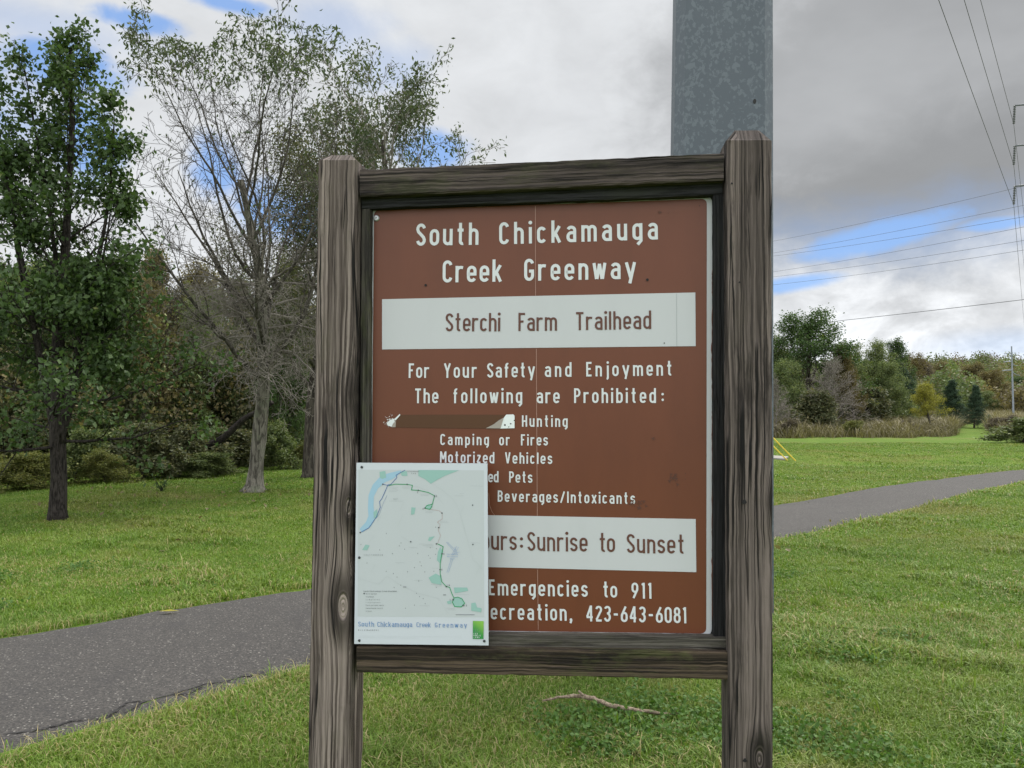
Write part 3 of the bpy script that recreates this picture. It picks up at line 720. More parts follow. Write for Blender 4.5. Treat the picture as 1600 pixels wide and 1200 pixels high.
# ------------------------------------------------------------------ map poster screwed on the lower left corner
MP = [(557, 723), (761.5, 724), (763.3, 1008.5), (553.5, 1006)]; MW = .066
POST = empty('map_poster', (SO.x, SO.y, 0), 'pale greenway trail map sheet screwed over the lower left corner of the brown board', 'map', rz=-YAW)
PAPER = paint('map_paper', (.50, .535, .585), .55, .03)
CREAM = paint('map_field', (.44, .475, .50), .55, .03)
mq = [sp(*p, MW) for p in MP]
def q2(cx, cy, z=0.0):                   # crop pixel of the poster zoom -> local
    return sp(540 + cx / 3.871, 710 + cy / 3.871, MW + z)
plate('map_sheet', np.array(mq), .003, PAPER, POST)
sheet = POST.children[0] if POST.children else None
def mpoly(name, pts, z, mat):
    mb = MB(); mb.poly(loc([q2(*p, z) for p in pts])); return mb.build(name, mat, sheet)
def mlines(name, Ls, width, z, mat, dash=None):
    mb = MB(); cnt = 0
    for L in Ls:
        P = np.array([q2(*p, z) for p in L]); ln = np.linalg.norm(np.diff(P, axis=0), axis=1).sum()
        if dash:
            n = max(2, int(ln / dash)); P = resample(P, 2 * n)
            parts = [P[k:k + 2] for k in range(0, 2 * n - 1, 2)]
        else: parts = [P]
        for Q_ in parts:
            V, F = ribbon([(p[0], p[2]) for p in Q_], width / 2)
            mb.add(loc(np.stack([V[:, 0], np.full(len(V), MW + z + (cnt % 9) * .00002), V[:, 1]], 1)), F); cnt += 1
    return mb.build(name, mat, sheet)
mpoly('map_field', [(78, 92), (836, 96), (838, 985), (72, 980)], .0004, CREAM)
RIVER = paint('map_river', (.28, .44, .56), .55, .02); PARK = paint('map_park', (.25, .42, .39), .55, .02)
BLUE = paint('map_blue', (.03, .10, .30), .55, .02); GREEN = paint('map_green', (.02, .26, .10), .55, .02)
LGREY = paint('map_grey', (.40, .44, .45), .55, .02); INK = paint('map_ink', (.06, .07, .075), .55, .02); INKM = paint('map_ink_pale', (.25, .28, .30), .55, .02)
RUN = paint('map_runway', (.22, .32, .52), .55, .02)
def band(L, Wd, z, mat, name):           # broad tapering river
    P = np.array([q2(*p, z) for p in L]); P = resample(P, 40)
    T = np.gradient(P, axis=0); T /= np.linalg.norm(T, axis=1)[:, None]; N_ = np.stack([-T[:, 2], 0 * T[:, 0], T[:, 0]], 1)
    wv = np.interp(np.linspace(0, 1, 40), np.linspace(0, 1, len(Wd)), Wd)[:, None] / 3.871 * .00201 / 2
    V = np.vstack([P - N_ * wv, P + N_ * wv]); i = np.arange(39)
    mb = MB(); mb.add(loc(V), np.stack([i, i + 1, i + 41, i + 40], 1)); return mb.build(name, mat, sheet)
band([(335, 100), (290, 125), (225, 150), (180, 195), (155, 250), (152, 320), (158, 375), (140, 420), (92, 462)], [10, 40, 46, 40, 34, 34, 40, 40, 26], .0008, RIVER, 'map_river')
mb = MB(); cnt = 0
for poly in ([(440, 94), (686, 96), (600, 130), (560, 150), (515, 178), (480, 150), (440, 130)], [(205, 105), (240, 100), (245, 140), (222, 148), (208, 140)],
             [(330, 105), (370, 100), (375, 130), (340, 130)], [(398, 320), (424, 322), (415, 362), (395, 365)], [(505, 500), (540, 495), (512, 525), (498, 520)],
             [(120, 545), (145, 550), (130, 580), (100, 578)], [(572, 560), (590, 590), (572, 660), (552, 640), (558, 590)], [(545, 720), (572, 735), (580, 790), (520, 778), (502, 745)],
             [(480, 325), (500, 300), (522, 310), (515, 335)], [(655, 805), (735, 805), (742, 825), (660, 840)], [(655, 870), (700, 865), (718, 900), (700, 925), (655, 920), (645, 890)],
             [(612, 890), (640, 880), (640, 905), (618, 905)], [(760, 900), (785, 895), (795, 925), (822, 930), (820, 955), (760, 945)], [(168, 350), (190, 330), (195, 375), (172, 390)]):
    cnt += 1; mpoly('map_park', poly, .0010 + cnt * .00003, PARK)
px_w = .00052
mlines('map_route', [[(88, 473), (140, 445), (185, 380), (210, 320), (205, 285), (218, 270), (245, 210), (255, 185), (275, 180), (310, 140), (305, 125), (360, 95)], [(222, 180), (262, 188)]], px_w * 3.2, .0016, BLUE)
mlines('map_route', [[(262, 188), (300, 180), (318, 180), (372, 181), (404, 187), (398, 215), (440, 217), (500, 230), (538, 250), (525, 300), (490, 310), (480, 325)], [(480, 325), (508, 332), (520, 318), (524, 300)],
                     [(555, 540), (590, 558), (582, 600), (572, 660), (572, 720), (582, 770), (608, 798), (630, 805), (642, 840), (655, 868), (680, 863), (705, 875), (720, 900), (700, 922), (660, 920), (646, 895), (655, 868)]], px_w * 4.2, .0016, GREEN)
RED = paint('map_red', (.30, .09, .06), .55, .02)
mlines('map_route', [[(508, 332), (565, 340), (583, 355), (585, 390), (555, 410), (572, 425), (560, 460), (575, 490), (555, 540)]], px_w * 2.4, .0016, RED, dash=.0030)
mlines('map_route', [[(250, 250), (232, 285), (215, 330), (205, 360), (185, 385)]], px_w * 2.2, .0016, BLUE, dash=.0030)
mlines('map_street', [[(530, 180), (590, 220), (650, 270), (685, 330), (710, 420), (740, 530), (770, 640), (800, 660), (828, 700)], [(75, 750), (200, 785), (250, 735), (330, 790), (440, 840), (560, 870), (620, 960)], [(330, 490), (400, 535)], [(310, 440), (350, 365)], [(330, 340), (350, 290)],
                      [(130, 550), (175, 485)], [(155, 705), (180, 665)], [(700, 345), (722, 300)], [(785, 730), (822, 660)], [(590, 300), (540, 240)], [(190, 405), (215, 370)], [(420, 190), (500, 220)]], px_w * .9, .0013, LGREY)
mlines('map_runway', [[(608, 530), (660, 590)], [(616, 530), (665, 580)], [(640, 610), (672, 555)], [(648, 612), (685, 560)], [(612, 715), (640, 630)], [(622, 715), (648, 635)], [(660, 560), (675, 605)], [(655, 600), (690, 590)]], px_w * 1.6, .0016, RUN)
mb = MB()
for (x, y) in [(372, 181), (440, 217), (538, 252), (480, 325), (583, 355), (563, 443), (549, 541), (583, 601), (571, 697), (609, 800), (652, 879), (710, 914), (225, 180), (88, 473), (112, 842), (770, 545), (768, 307), (394, 528)]:
    mb.poly(loc([q2(x + 4.5 * math.cos(q), y + 4.5 * math.sin(q), .0020) for q in np.linspace(0, 6.283, 9)[:-1]]))
for k in range(46):
    x, y = RNG.uniform(90, 560), RNG.uniform(420, 960)
    if y > 815 and x < 320: continue
    mb.poly(loc([q2(x + sx * 1.2, y + sy * 3, .0020) for sx, sy in ((-1, -1), (1, -1), (1, 1), (-1, 1))]))
for (x0, x1, y, hh) in ((348, 367, 802, 1.6), (590, 607, 850, 1.6), (666, 780, 970, 1.2)):
    mb.poly(loc([q2(*p, .0021) for p in ((x0, y - hh), (x1, y - hh), (x1, y + hh), (x0, y + hh))]))
mb.build('map_marker', INK, sheet)
def map_text(items, mat, cap, hw, z=.0018, serif=False, xs=1.0, name='map_text'):
    mb = MB()
    for (tx, x0, x1, y) in items:
        words = tx.split(' '); n = len(tx)
        for wd_, st in zip(words, [sum(len(v) + 1 for v in words[:k]) for k in range(len(words))]):
            xa = x0 + (x1 - x0) * st / n; xb = x0 + (x1 - x0) * (st + len(wd_)) / n - 1
            a, b_ = q2(xa, y, z), q2(xb, y, z); c = q2(xa, y - cap, z)[2] - a[2]
            toP = lambda P2, zz: loc(np.stack([P2[:, 0], np.full(len(P2), MW + z + zz), P2[:, 1]], 1))
            if len(wd_) == 1: b_ = a + np.array([c * (G_[wd_][0] + .15), 0, 0])
            text_word(mb, wd_, (a[0], a[2]), (b_[0], b_[2]), c, hw, toP, serif, xs=xs)
    return mb.build(name, mat, sheet)
TB = paint('map_title_blue', (.085, .20, .42), .55, .02)
def word_exact(items, mat, cap, hw, xs, serif):
    mb = MB(); z = .0018
    for (tx, x0, x1, y0) in items:
        a, b_ = q2(x0, y0, z), q2(x1, y0 + 1, z); c = q2(x0, y0 - cap, z)[2] - a[2]
        toP = lambda P2, zz: loc(np.stack([P2[:, 0], np.full(len(P2), MW + z + zz), P2[:, 1]], 1))
        text_word(mb, tx, (a[0], a[2]), (b_[0], b_[2]), c, hw, toP, serif, xs=xs)
    return mb.build('map_title', mat, sheet)
word_exact([('South', 77, 171, 1041), ('Chickamauga', 193, 402, 1043), ('Creek', 430, 514, 1045), ('Greenway', 541, 733, 1047)], TB, 30, .042, 1.30, True)
map_text([('MILE MARKERS', 77, 200, 1067)], INK, 8, .07)
map_text([('South Chickamauga Creek Greenway', 108, 310, 832)], INK, 9, .06)
map_text([('Mile marker', 123, 190, 847), ('Trailhead', 123, 170, 865), ('Completed', 123, 205, 882), ('In progress', 123, 210, 899), ('Park and open space', 123, 232, 916), ('Canoe/kayak launch', 123, 226, 934), ('School', 123, 158, 952)], INK, 7.5, .06)
map_text([('CHATTANOOGA', 112, 224, 612), ('EAST', 290, 318, 274)], INKM, 9, .06)
map_text([('Chattanooga', 612, 680, 608), ('Metropolitan', 615, 678, 622), ('Airport', 632, 662, 635)], RUN, 8, .06)
map_text([('Chickamauga', 375, 445, 106), ('Dam', 398, 425, 118)], INK, 8, .06)
map_text([('10', 612, 630, 797), ('11', 630, 648, 884), ('12', 716, 734, 919), ('9', 580, 588, 703), ('8', 592, 601, 607), ('3', 546, 553, 257), ('2', 433, 441, 234), ('4', 466, 474, 334)], INK, 10, .09)
# small illegible print is drawn as hairline rows
mlines('map_small_print', [[(77, 1098), (700, 1104)], [(77, 1107), (440, 1112)]], px_w * 1.0, .0016, LGREY, dash=.0022)
mlines('map_small_print', [[(265, 198 + k * 9), (265 + l, 198 + k * 9)] for k, l in enumerate((50, 45, 55, 42))] + [[(344, 197), (394, 197)], [(347, 205), (390, 205)], [(452, 240), (508, 240)], [(455, 248), (500, 248)], [(484, 343), (530, 343)], [(484, 352), (526, 352)],
        [(574, 404), (615, 404)], [(574, 412), (622, 412)], [(445, 542), (528, 543)], [(466, 550), (530, 551)], [(487, 560), (530, 560)], [(522, 688), (560, 688)], [(519, 787), (580, 787)], [(540, 796), (580, 796)], [(664, 848), (745, 848)], [(610, 930), (662, 932)], [(620, 939), (662, 941)], [(300, 655), (356, 655)], [(415, 762), (466, 762)], [(446, 915), (508, 916)], [(382, 563), (434, 564)], [(758, 534), (815, 536)], [(753, 190), (830, 192)], [(690, 238), (715, 238)], [(660, 250), (712, 250)], [(265, 282), (348, 282)]], px_w * 1.3, .0017, INKM, dash=.0020)
LOGO, lt, lb = material('logo_green')
lo = lt.new('ShaderNodeTexCoord').outputs['Generated']; lx, ly, lz = lt.xyz(lo)
lt.put(lb.inputs['Base Color'], lt.mix(lt.smooth(lt.math('ADD', lt.math('MULTIPLY', lz, .8), lt.math('MULTIPLY', lx, .35)), .3, 1.1), (.02, .22, .05), (.20, .42, .06)))
mpoly('logo', [(770, 1007), (835, 1008), (834, 1117), (769, 1116)], .0016, LOGO)
map_text([('THE', 775, 799, 1066), ('TRUST', 775, 812, 1078)], INKM, 8, .05, .0024)
map_text([('FOR', 775, 800, 1089), ('PUBLIC', 775, 818, 1100), ('LAND', 775, 810, 1111)], LETTER, 8.5, .10, .0024)
DSTEEL, t_, b_ = material('screw_dark'); b_.inputs['Base Color'].default_value = (.06, .065, .07, 1); b_.inputs['Metallic'].default_value = .6; b_.inputs['Roughness'].default_value = .5
for (cx, cy) in ((98, 77), (83, 624), (83, 1125), (839, 1129)):
    p = (540 + cx / 3.871, 710 + cy / 3.871); screw(*p, .0042, MW + .0004, POST, DSTEEL)

# ------------------------------------------------------------------ vegetation materials
def leaf_mat(name, stops, trans=.35, rough=.6):
    m, t, b = material(name)
    a = t.new('ShaderNodeAttribute'); a.attribute_name = 'tint'
    c = t.ramp(a.outputs['Fac'], stops)
    t.put(b.inputs['Base Color'], c); b.inputs['Roughness'].default_value = rough
    b.inputs['Specular IOR Level'].default_value = .3
    tr = t.new('ShaderNodeBsdfTranslucent'); t.put(tr.inputs[0], t.mix(1.0, c, (1.15, 1.25, .7), 'MULTIPLY'))
    mx = t.new('ShaderNodeMixShader'); mx.inputs[0].default_value = trans
    t.l.new(b.outputs[0], mx.inputs[1]); t.l.new(tr.outputs[0], mx.inputs[2])
    t.l.new(mx.outputs[0], t.n['Material Output'].inputs[0]); return m
def bark_mat(name, light, dark, scale=1.0, lichen=None):
    m, t, b = material(name); o = t.new('ShaderNodeTexCoord').outputs['Object']
    v = t.vmath('MULTIPLY', o, (16 * scale, 16 * scale, 3.0 * scale))
    n = t.noise(v, 1.0, 6, .65, .8); n2 = t.noise(o, 3.0 * scale, 4, .6)
    c = t.mix(t.smooth(n, .38, .62), dark, light)
    if lichen: c = t.mix(t.math('MULTIPLY', t.smooth(n2, .5, .65), .6), c, lichen)
    t.put(b.inputs['Base Color'], c); b.inputs['Roughness'].default_value = .95; b.inputs['Specular IOR Level'].default_value = .1
    t.put(b.inputs['Normal'], t.bump(n, 1.0, .03)); return m
L_DARK = leaf_mat('leaf_dark_green', [(0, (0.026, 0.049, 0.017)), (.5, (0.049, 0.087, 0.025)), (.85, (0.079, 0.124, 0.036)), (1, (0.137, 0.141, 0.032))], .30)
L_OLIVE = leaf_mat('leaf_olive', [(0, (0.057, 0.083, 0.033)), (.5, (0.114, 0.149, 0.054)), (1, (0.207, 0.217, 0.070))], .3)
L_DULL = leaf_mat('leaf_dull_dark', [(0, (0.050, 0.062, 0.031)), (.5, (0.101, 0.112, 0.054)), (1, (0.191, 0.158, 0.073))], .3)
L_BROWN = leaf_mat('leaf_brown', [(0, (0.082, 0.067, 0.034)), (.5, (0.144, 0.121, 0.056)), (1, (0.218, 0.176, 0.063))], .3)
L_RUST = leaf_mat('leaf_rust', [(0, (0.070, 0.055, 0.025)), (.5, (0.118, 0.090, 0.031)), (1, (0.160, 0.140, 0.047))], .3)
L_GOLD = leaf_mat('leaf_gold', [(0, (0.132, 0.143, 0.024)), (.5, (0.242, 0.231, 0.033)), (1, (0.352, 0.308, 0.045))], .35)
L_WEED = leaf_mat('leaf_weed', [(0, (0.063, 0.084, 0.022)), (.5, (0.133, 0.147, 0.039)), (1, (0.238, 0.210, 0.056))], .3)
L_CEDAR = leaf_mat('leaf_cedar', [(0, (0.022, 0.045, 0.025)), (.5, (0.042, 0.077, 0.042)), (1, (0.070, 0.112, 0.056))], .15)
L_GREYT = leaf_mat('leaf_grey_brown', [(0, (.060, .055, .045)), (.5, (.10, .088, .070)), (1, (.14, .12, .09))], .2)
L_TUFT = leaf_mat('leaf_tuft', [(0, (0.036, 0.055, 0.027)), (.5, (0.066, 0.089, 0.043)), (1, (0.120, 0.131, 0.063))], .35)
L_PURP = leaf_mat('leaf_purple_brown', [(0, (0.058, 0.049, 0.036)), (.5, (0.111, 0.090, 0.062)), (1, (0.169, 0.138, 0.077))], .2)
B_DARK = bark_mat('bark_dark', (.050, .044, .038), (.014, .012, .011), 2.0)
B_GREY = bark_mat('bark_grey', (.20, .185, .155), (.055, .050, .042), 1.0, (.16, .17, .12))
B_TWIG = bark_mat('bark_twig', (.27, .245, .215), (.16, .143, .122), 1.0)
B_LIMB = bark_mat('bark_limb', (.115, .103, .088), (.042, .038, .032), 1.0)  # darker bark colour stands in for upper limbs seen against the light
B_WOOD = bark_mat('bark_wood', (.10, .088, .072), (.035, .030, .026), 1.0)

# ------------------------------------------------------------------ tree growth
R_ = random.Random(11)
def rv(): return Vector((R_.gauss(0, 1), R_.gauss(0, 1), R_.gauss(0, 1)))
class Grow:
    """chains: list of (points, radii, level); leaves: list of (pos, dir)"""
    def __init__(s, P): s.P = P; s.ch = []; s.lf = []
    def branch(s, p, d, L, r, lev):
        P = s.P; n = P['seg'][lev]; pts = [p.copy()]; rr = [r]; ds = [d.copy()]
        st = L / n
        for i in range(n):
            d = (d + rv() * P['wander'][lev] + Vector((0, 0, P['up'][lev]))).normalized()
            p = p + d * st; pts.append(p.copy()); ds.append(d.copy())
            f = (i + 1) / n; rr.append(max(P.get('rmin', .003), r * (1 - f * P['taper'][lev])))
        s.ch.append((pts, rr, lev))
        if lev >= P['leaflev']:
            for i in range(1, n + 1): s.lf.append((pts[i], ds[i], lev))
        if lev + 1 >= P['levels']: return
        nc = P['nch'][lev]; nc = max(1, int(nc * (R_.uniform(.75, 1.25) if lev else 1)))
        a0 = R_.uniform(0, 6.28)
        for k in range(nc):
            t = P['start'][lev] + (1 - P['start'][lev]) * ((k + R_.uniform(.1, .9)) / nc)
            x = t * n; i = min(int(x), n - 1); q = pts[i].lerp(pts[i + 1], x - i); dd = ds[i + 1]
            a0 += 2.4 + R_.uniform(-.5, .5)
            ref = Vector((0, 0, 1)) if abs(dd.z) < .9 else Vector((1, 0, 0))
            u = dd.cross(ref).normalized(); v = dd.cross(u)
            side = u * math.cos(a0) + v * math.sin(a0)
            an = rad(P['angle'][lev](t) if callable(P['angle'][lev]) else P['angle'][lev] * R_.uniform(.75, 1.25))
            nd = (dd * math.cos(an) + side * math.sin(an)).normalized()
            cl = P['len'][lev](t) if callable(P['len'][lev]) else L * P['len'][lev] * (1.15 - .6 * t)
            cl *= R_.uniform(.75, 1.2)
            ri = rr[i] * P['rr'][lev] * R_.uniform(.75, 1.0)
            s.branch(q, nd, cl, max(P.get('rmin', .003), ri), lev + 1)
def wood_mesh(chains, name, mat, parent, lo, hi, flare=0.0, sides=(12, 7, 4, 3, 3)):
    mb = MB()
    seg0, seg1, q0, q1 = [], [], [], []
    for pts, rr, lev in chains:
        if not lo <= lev < hi: continue
        if lev >= 2:
            for i in range(len(pts) - 1):
                seg0.append(pts[i]); seg1.append(pts[i + 1]); q0.append(rr[i]); q1.append(rr[i + 1])
        else:
            P = np.array([tuple(p) for p in pts]); R = np.array(rr)
            if lev == 0 and flare:
                P = np.vstack([P[0] + (P[1] - P[0]) * f for f in (0, .12, .3, .6)] + [P[1:]])
                R = np.concatenate([[R[0] * (1 + flare), R[0] * (1 + flare * .45), R[0] * (1 + flare * .15), R[0] * 1.02], R[1:]])
                P[0, 2] -= .08
            mb.tube(P, R, sides[lev], caps=lev == 0)
            if lev == 0:
                V = mb.V[-1]; V += RNG.normal(0, R.max() * .035, V.shape)
                if flare:
                    k = sides[0]; a = np.arange(k); V[:k] = P[0] + (V[:k] - P[0]) * (1 + .35 * np.sin(a * 2.6 + .7)[:, None] * min(1, flare))
    if seg0:
        a = np.array([tuple(v) for v in seg0]); b = np.array([tuple(v) for v in seg1]); r0 = np.array(q0); r1 = np.array(q1)
        d = b - a; d /= np.linalg.norm(d, axis=1)[:, None] + 1e-9; b = b + d * (r1 * .4)[:, None]
        ref = np.where(np.abs(d[:, 2:3]) < .9, [[0, 0, 1.]], [[1., 0, 0]]); u = np.cross(d, ref); u /= np.linalg.norm(u, axis=1)[:, None]; v = np.cross(d, u)
        an = np.arange(3) * 2 * np.pi / 3; n = len(a)
        o = np.cos(an)[None, :, None] * u[:, None] + np.sin(an)[None, :, None] * v[:, None]
        V = np.concatenate([a[:, None] + o * r0[:, None, None], b[:, None] + o * r1[:, None, None]], 1).reshape(-1, 3)
        i = np.arange(n)[:, None] * 6; j = np.arange(3)[None]; j2 = (j + 1) % 3
        mb.add(V, np.stack([i + j, i + j2, i + 3 + j2, i + 3 + j], -1).reshape(-1, 4))
    return mb.build(name, mat, parent, smooth=True)
def leaf_cloud(C, size, per, spread, droop=.3, up=.5, aspect=.55, tint_h=None):
    """rhombic leaves scattered round points C (n,3)"""
    C = np.repeat(np.asarray(C, float), per, 0); n = len(C)
    P = C + RNG.normal(0, spread, (n, 3))
    s_ = size * RNG.uniform(.6, 1.3, n)
    d = RNG.normal(0, 1, (n, 3)); d[:, 2] -= droop * 1.5; d /= np.linalg.norm(d, axis=1)[:, None]
    nn = RNG.normal(0, 1, (n, 3)); nn[:, 2] += up * 2
    w_ = np.cross(d, nn); w_ /= np.linalg.norm(w_, axis=1)[:, None] + 1e-9
    nn = np.cross(w_, d)
    d = d * s_[:, None]; w_ = w_ * (s_ * aspect * .5)[:, None]
    V = np.stack([P, P + d * .5 + w_ + nn * (s_ * .10)[:, None], P + d, P + d * .5 - w_ + nn * (s_ * .10)[:, None]], 1).reshape(-1, 3)
    i = np.arange(n)[:, None] * 4
    cl = np.repeat(RNG.uniform(0, 1, n // per), per) if per else 0
    t = np.clip(.55 * RNG.beta(2, 2.2, n) + .45 * cl, 0, 1)
    return V, (i + np.arange(4)).astype(int), np.repeat(t, 4)
def place_tree(name, label, loc_, chains, leaves, bark, leafm, size, per, spread, cat='tree', group=None, flare=.4, split=1, aspect=.55, droop=.3, up=.5, leaf_name='crown', twigm=None, keep=None):
    e = empty(name, loc_, label, cat, group)
    wood_mesh(chains, 'trunk', bark, e, 0, split if split else 9, flare)
    if split and split < 9: wood_mesh(chains, 'branches', twigm or bark, e, split, 9)
    if leaves:
        C = np.array([tuple(l[0]) for l in leaves])
        if keep is not None: C = C[keep(C)]
        V, F, t = leaf_cloud(C, size, per, spread, droop, up, aspect)
        mk(leaf_name, V, F, leafm, e, {'tint': t})
    return e
def gp(px, y):                      # ground point below a photo column at view distance y
    x = (px - 800) / FPX * y; return Vector((x, y, float(H(x, y))))

# ------------------------------------------------------------------ the leafy tree at the left
base = ground(90, 812); Hh = 7.75
P1 = dict(levels=4, seg=[12, 6, 4, 3], wander=[.035, .10, .16, .2], up=[.02, .07, .06, .0], taper=[.86, .8, .8, .7], leaflev=2, nch=[38, 9, 4],
          start=[.125, .15, .2], angle=[lambda t: (99 - 70 * t) * R_.uniform(.8, 1.2), 48, 50],
          len=[lambda t: (2.5 - 2.1 * t) if t < .95 else .45, .42, .42], rr=[.30, .6, .6], rmin=.004)
g = Grow(P1)
g.branch(Vector((0, 0, 0)), Vector((.02, .02, 1)).normalized(), Hh, .125, 0)
for (dx, lean, zz, L_) in ((-.05, -.15, 1.5, 6.2), (.04, .15, 1.8, 5.0), (-.1, -.27, 1.7, 5.4), (-.1, -.36, 1.5, 4.6), (.05, .27, 1.7, 3.6)):       # upright co-leaders
    P1b = dict(P1); P1b['nch'] = [17, 7, 4]; P1b['start'] = [.25, .15, .2]; P1b['len'] = [lambda t: .95 - .5 * t, .42, .42]
    g.P = P1b; g.branch(Vector((dx * .3, .0, zz * .75)), Vector((lean, .05, 1)).normalized(), L_, .055, 0)
def gaps(C, f, seed):
    r = np.random.default_rng(seed); v = 0
    for k in range(7):
        a = r.normal(0, 1, 3) * f; v = v + np.sin(C @ a + r.uniform(0, 6.28))
    return v / 2.6
tree_keep = lambda C: (gaps(C, 2.4, 4) > -.35) & (1.25 * RNG.random(len(C)) * np.where(C[:, 2] < 3.2, .5, 1) < np.clip(1.0 - .115 * np.maximum(0, C[:, 2] - 2.0), .36, 1))
place_tree('leafy_tree', 'dark green leafy tree with a slim black trunk at the left edge of the lawn', base, g.ch, g.lf, B_DARK, L_DARK, .088, 5, .10, flare=.35, split=1, twigm=B_DARK, aspect=.72, droop=.5, keep=tree_keep)

# ------------------------------------------------------------------ the half-bare tree by the post
base = ground(397, 769)
P2 = dict(levels=5, seg=[12, 10, 7, 5, 4], wander=[.05, .10, .15, .2, .25], up=[.03, .085, .05, .03, .0], taper=[.72, .85, .85, .8, .7], leaflev=3, nch=[17, 10, 6, 3],
          start=[.34, .25, .2, .15], angle=[lambda t: (56 - 26 * t) * R_.uniform(.85, 1.25), 34, 38, 42],
          len=[lambda t: 5.7 - 2.7 * t, .46, .46, .5], rr=[.50, .5, .55, .6], rmin=.0042)
g = Grow(P2); g.branch(Vector((0, 0, 0)), Vector((.05, 0, 1)).normalized(), 6.5, .165, 0)
P2b = dict(levels=4, seg=[9, 7, 5, 4], wander=[.14, .2, .25, .3], up=[-.018, -.01, -.01, -.01], taper=[.85, .8, .8, .7], leaflev=9, nch=[9, 7, 4],
           start=[.2, .2, .2], angle=[42, 45, 45], len=[.48, .5, .5], rr=[.55, .6, .6], rmin=.0042)
low = Grow(P2b)
for k in range(30):
    a = R_.uniform(0, 6.28); z = R_.uniform(2.3, 4.6)
    low.branch(Vector((.06 * z, 0, z)), Vector((math.cos(a), math.sin(a), R_.uniform(.02, .5))).normalized(), R_.uniform(1.5, 2.7), .034, 0)
low.ch = [(p, r, l + 1) for p, r, l in low.ch]
def tuft_keep(C):
    q = np.sqrt((C[:, 0] - .3) ** 2 + C[:, 1] ** 2 + (C[:, 2] - 4.2) ** 2); hgt = np.clip((q - 4.3) / .8, 0, 1) * (C[:, 2] > 5.4); return RNG.random(len(C)) < hgt * .46 + .012
place_tree('half_bare_tree', 'tall pale barked tree with bare grey twigs and leaf tufts only at its top', base, g.ch, [l for l in g.lf if l[2] >= 3], B_GREY, L_TUFT, .105, 3, .07, flare=1.0, split=1, twigm=B_LIMB, aspect=.38, droop=.7, keep=tuft_keep)
wood_mesh(low.ch, 'branches', B_TWIG, bpy.data.objects['half_bare_tree'], 1, 9)

# ------------------------------------------------------------------ two trees just behind it
P3 = dict(levels=4, seg=[10, 8, 6, 4], wander=[.05, .12, .18, .22], up=[.03, .06, .03, .0], taper=[.8, .85, .8, .7], leaflev=2, nch=[26, 10, 5],
          start=[.24, .2, .15], angle=[lambda t: (66 - 34 * t) * R_.uniform(.8, 1.25), 42, 48], len=[lambda t: 3.5 - 1.9 * abs(t - .35) , .42, .45], rr=[.45, .55, .6], rmin=.006)
g = Grow(P3); g.branch(Vector((0, 0, 0)), Vector((-.05, 0, 1)).normalized(), 7.6, .19, 0)
base = ground(486, 746)
place_tree('dense_tree', 'dense dusky tree behind the left timber post, brownish small leaves', base, g.ch, g.lf, B_WOOD, L_DULL, .085, 7, .19, flare=.5, split=1, twigm=B_LIMB, aspect=.5)
P4 = dict(P3); P4.update(nch=[22, 9, 6], start=[.36, .3, .15], len=[lambda t: 4.9 - 2.4 * t, .45, .45], leaflev=3, angle=[lambda t: (52 - 24 * t) * R_.uniform(.8, 1.25), 36, 42])
g = Grow(P4); g.branch(Vector((0, 0, 0)), Vector((.03, 0, 1)).normalized(), 8.4, .19, 0)
place_tree('airy_tree', 'airy tree with drooping leaf tufts showing above the top beam of the board', gp(625, 19.5), g.ch, g.lf, B_WOOD, L_TUFT, .115, 3, .10, flare=.4, split=1, twigm=B_TWIG, aspect=.4, droop=.7,
           keep=lambda C: RNG.random(len(C)) < np.clip(.18 + (C[:, 2] - 4) * .11, .1, .8))

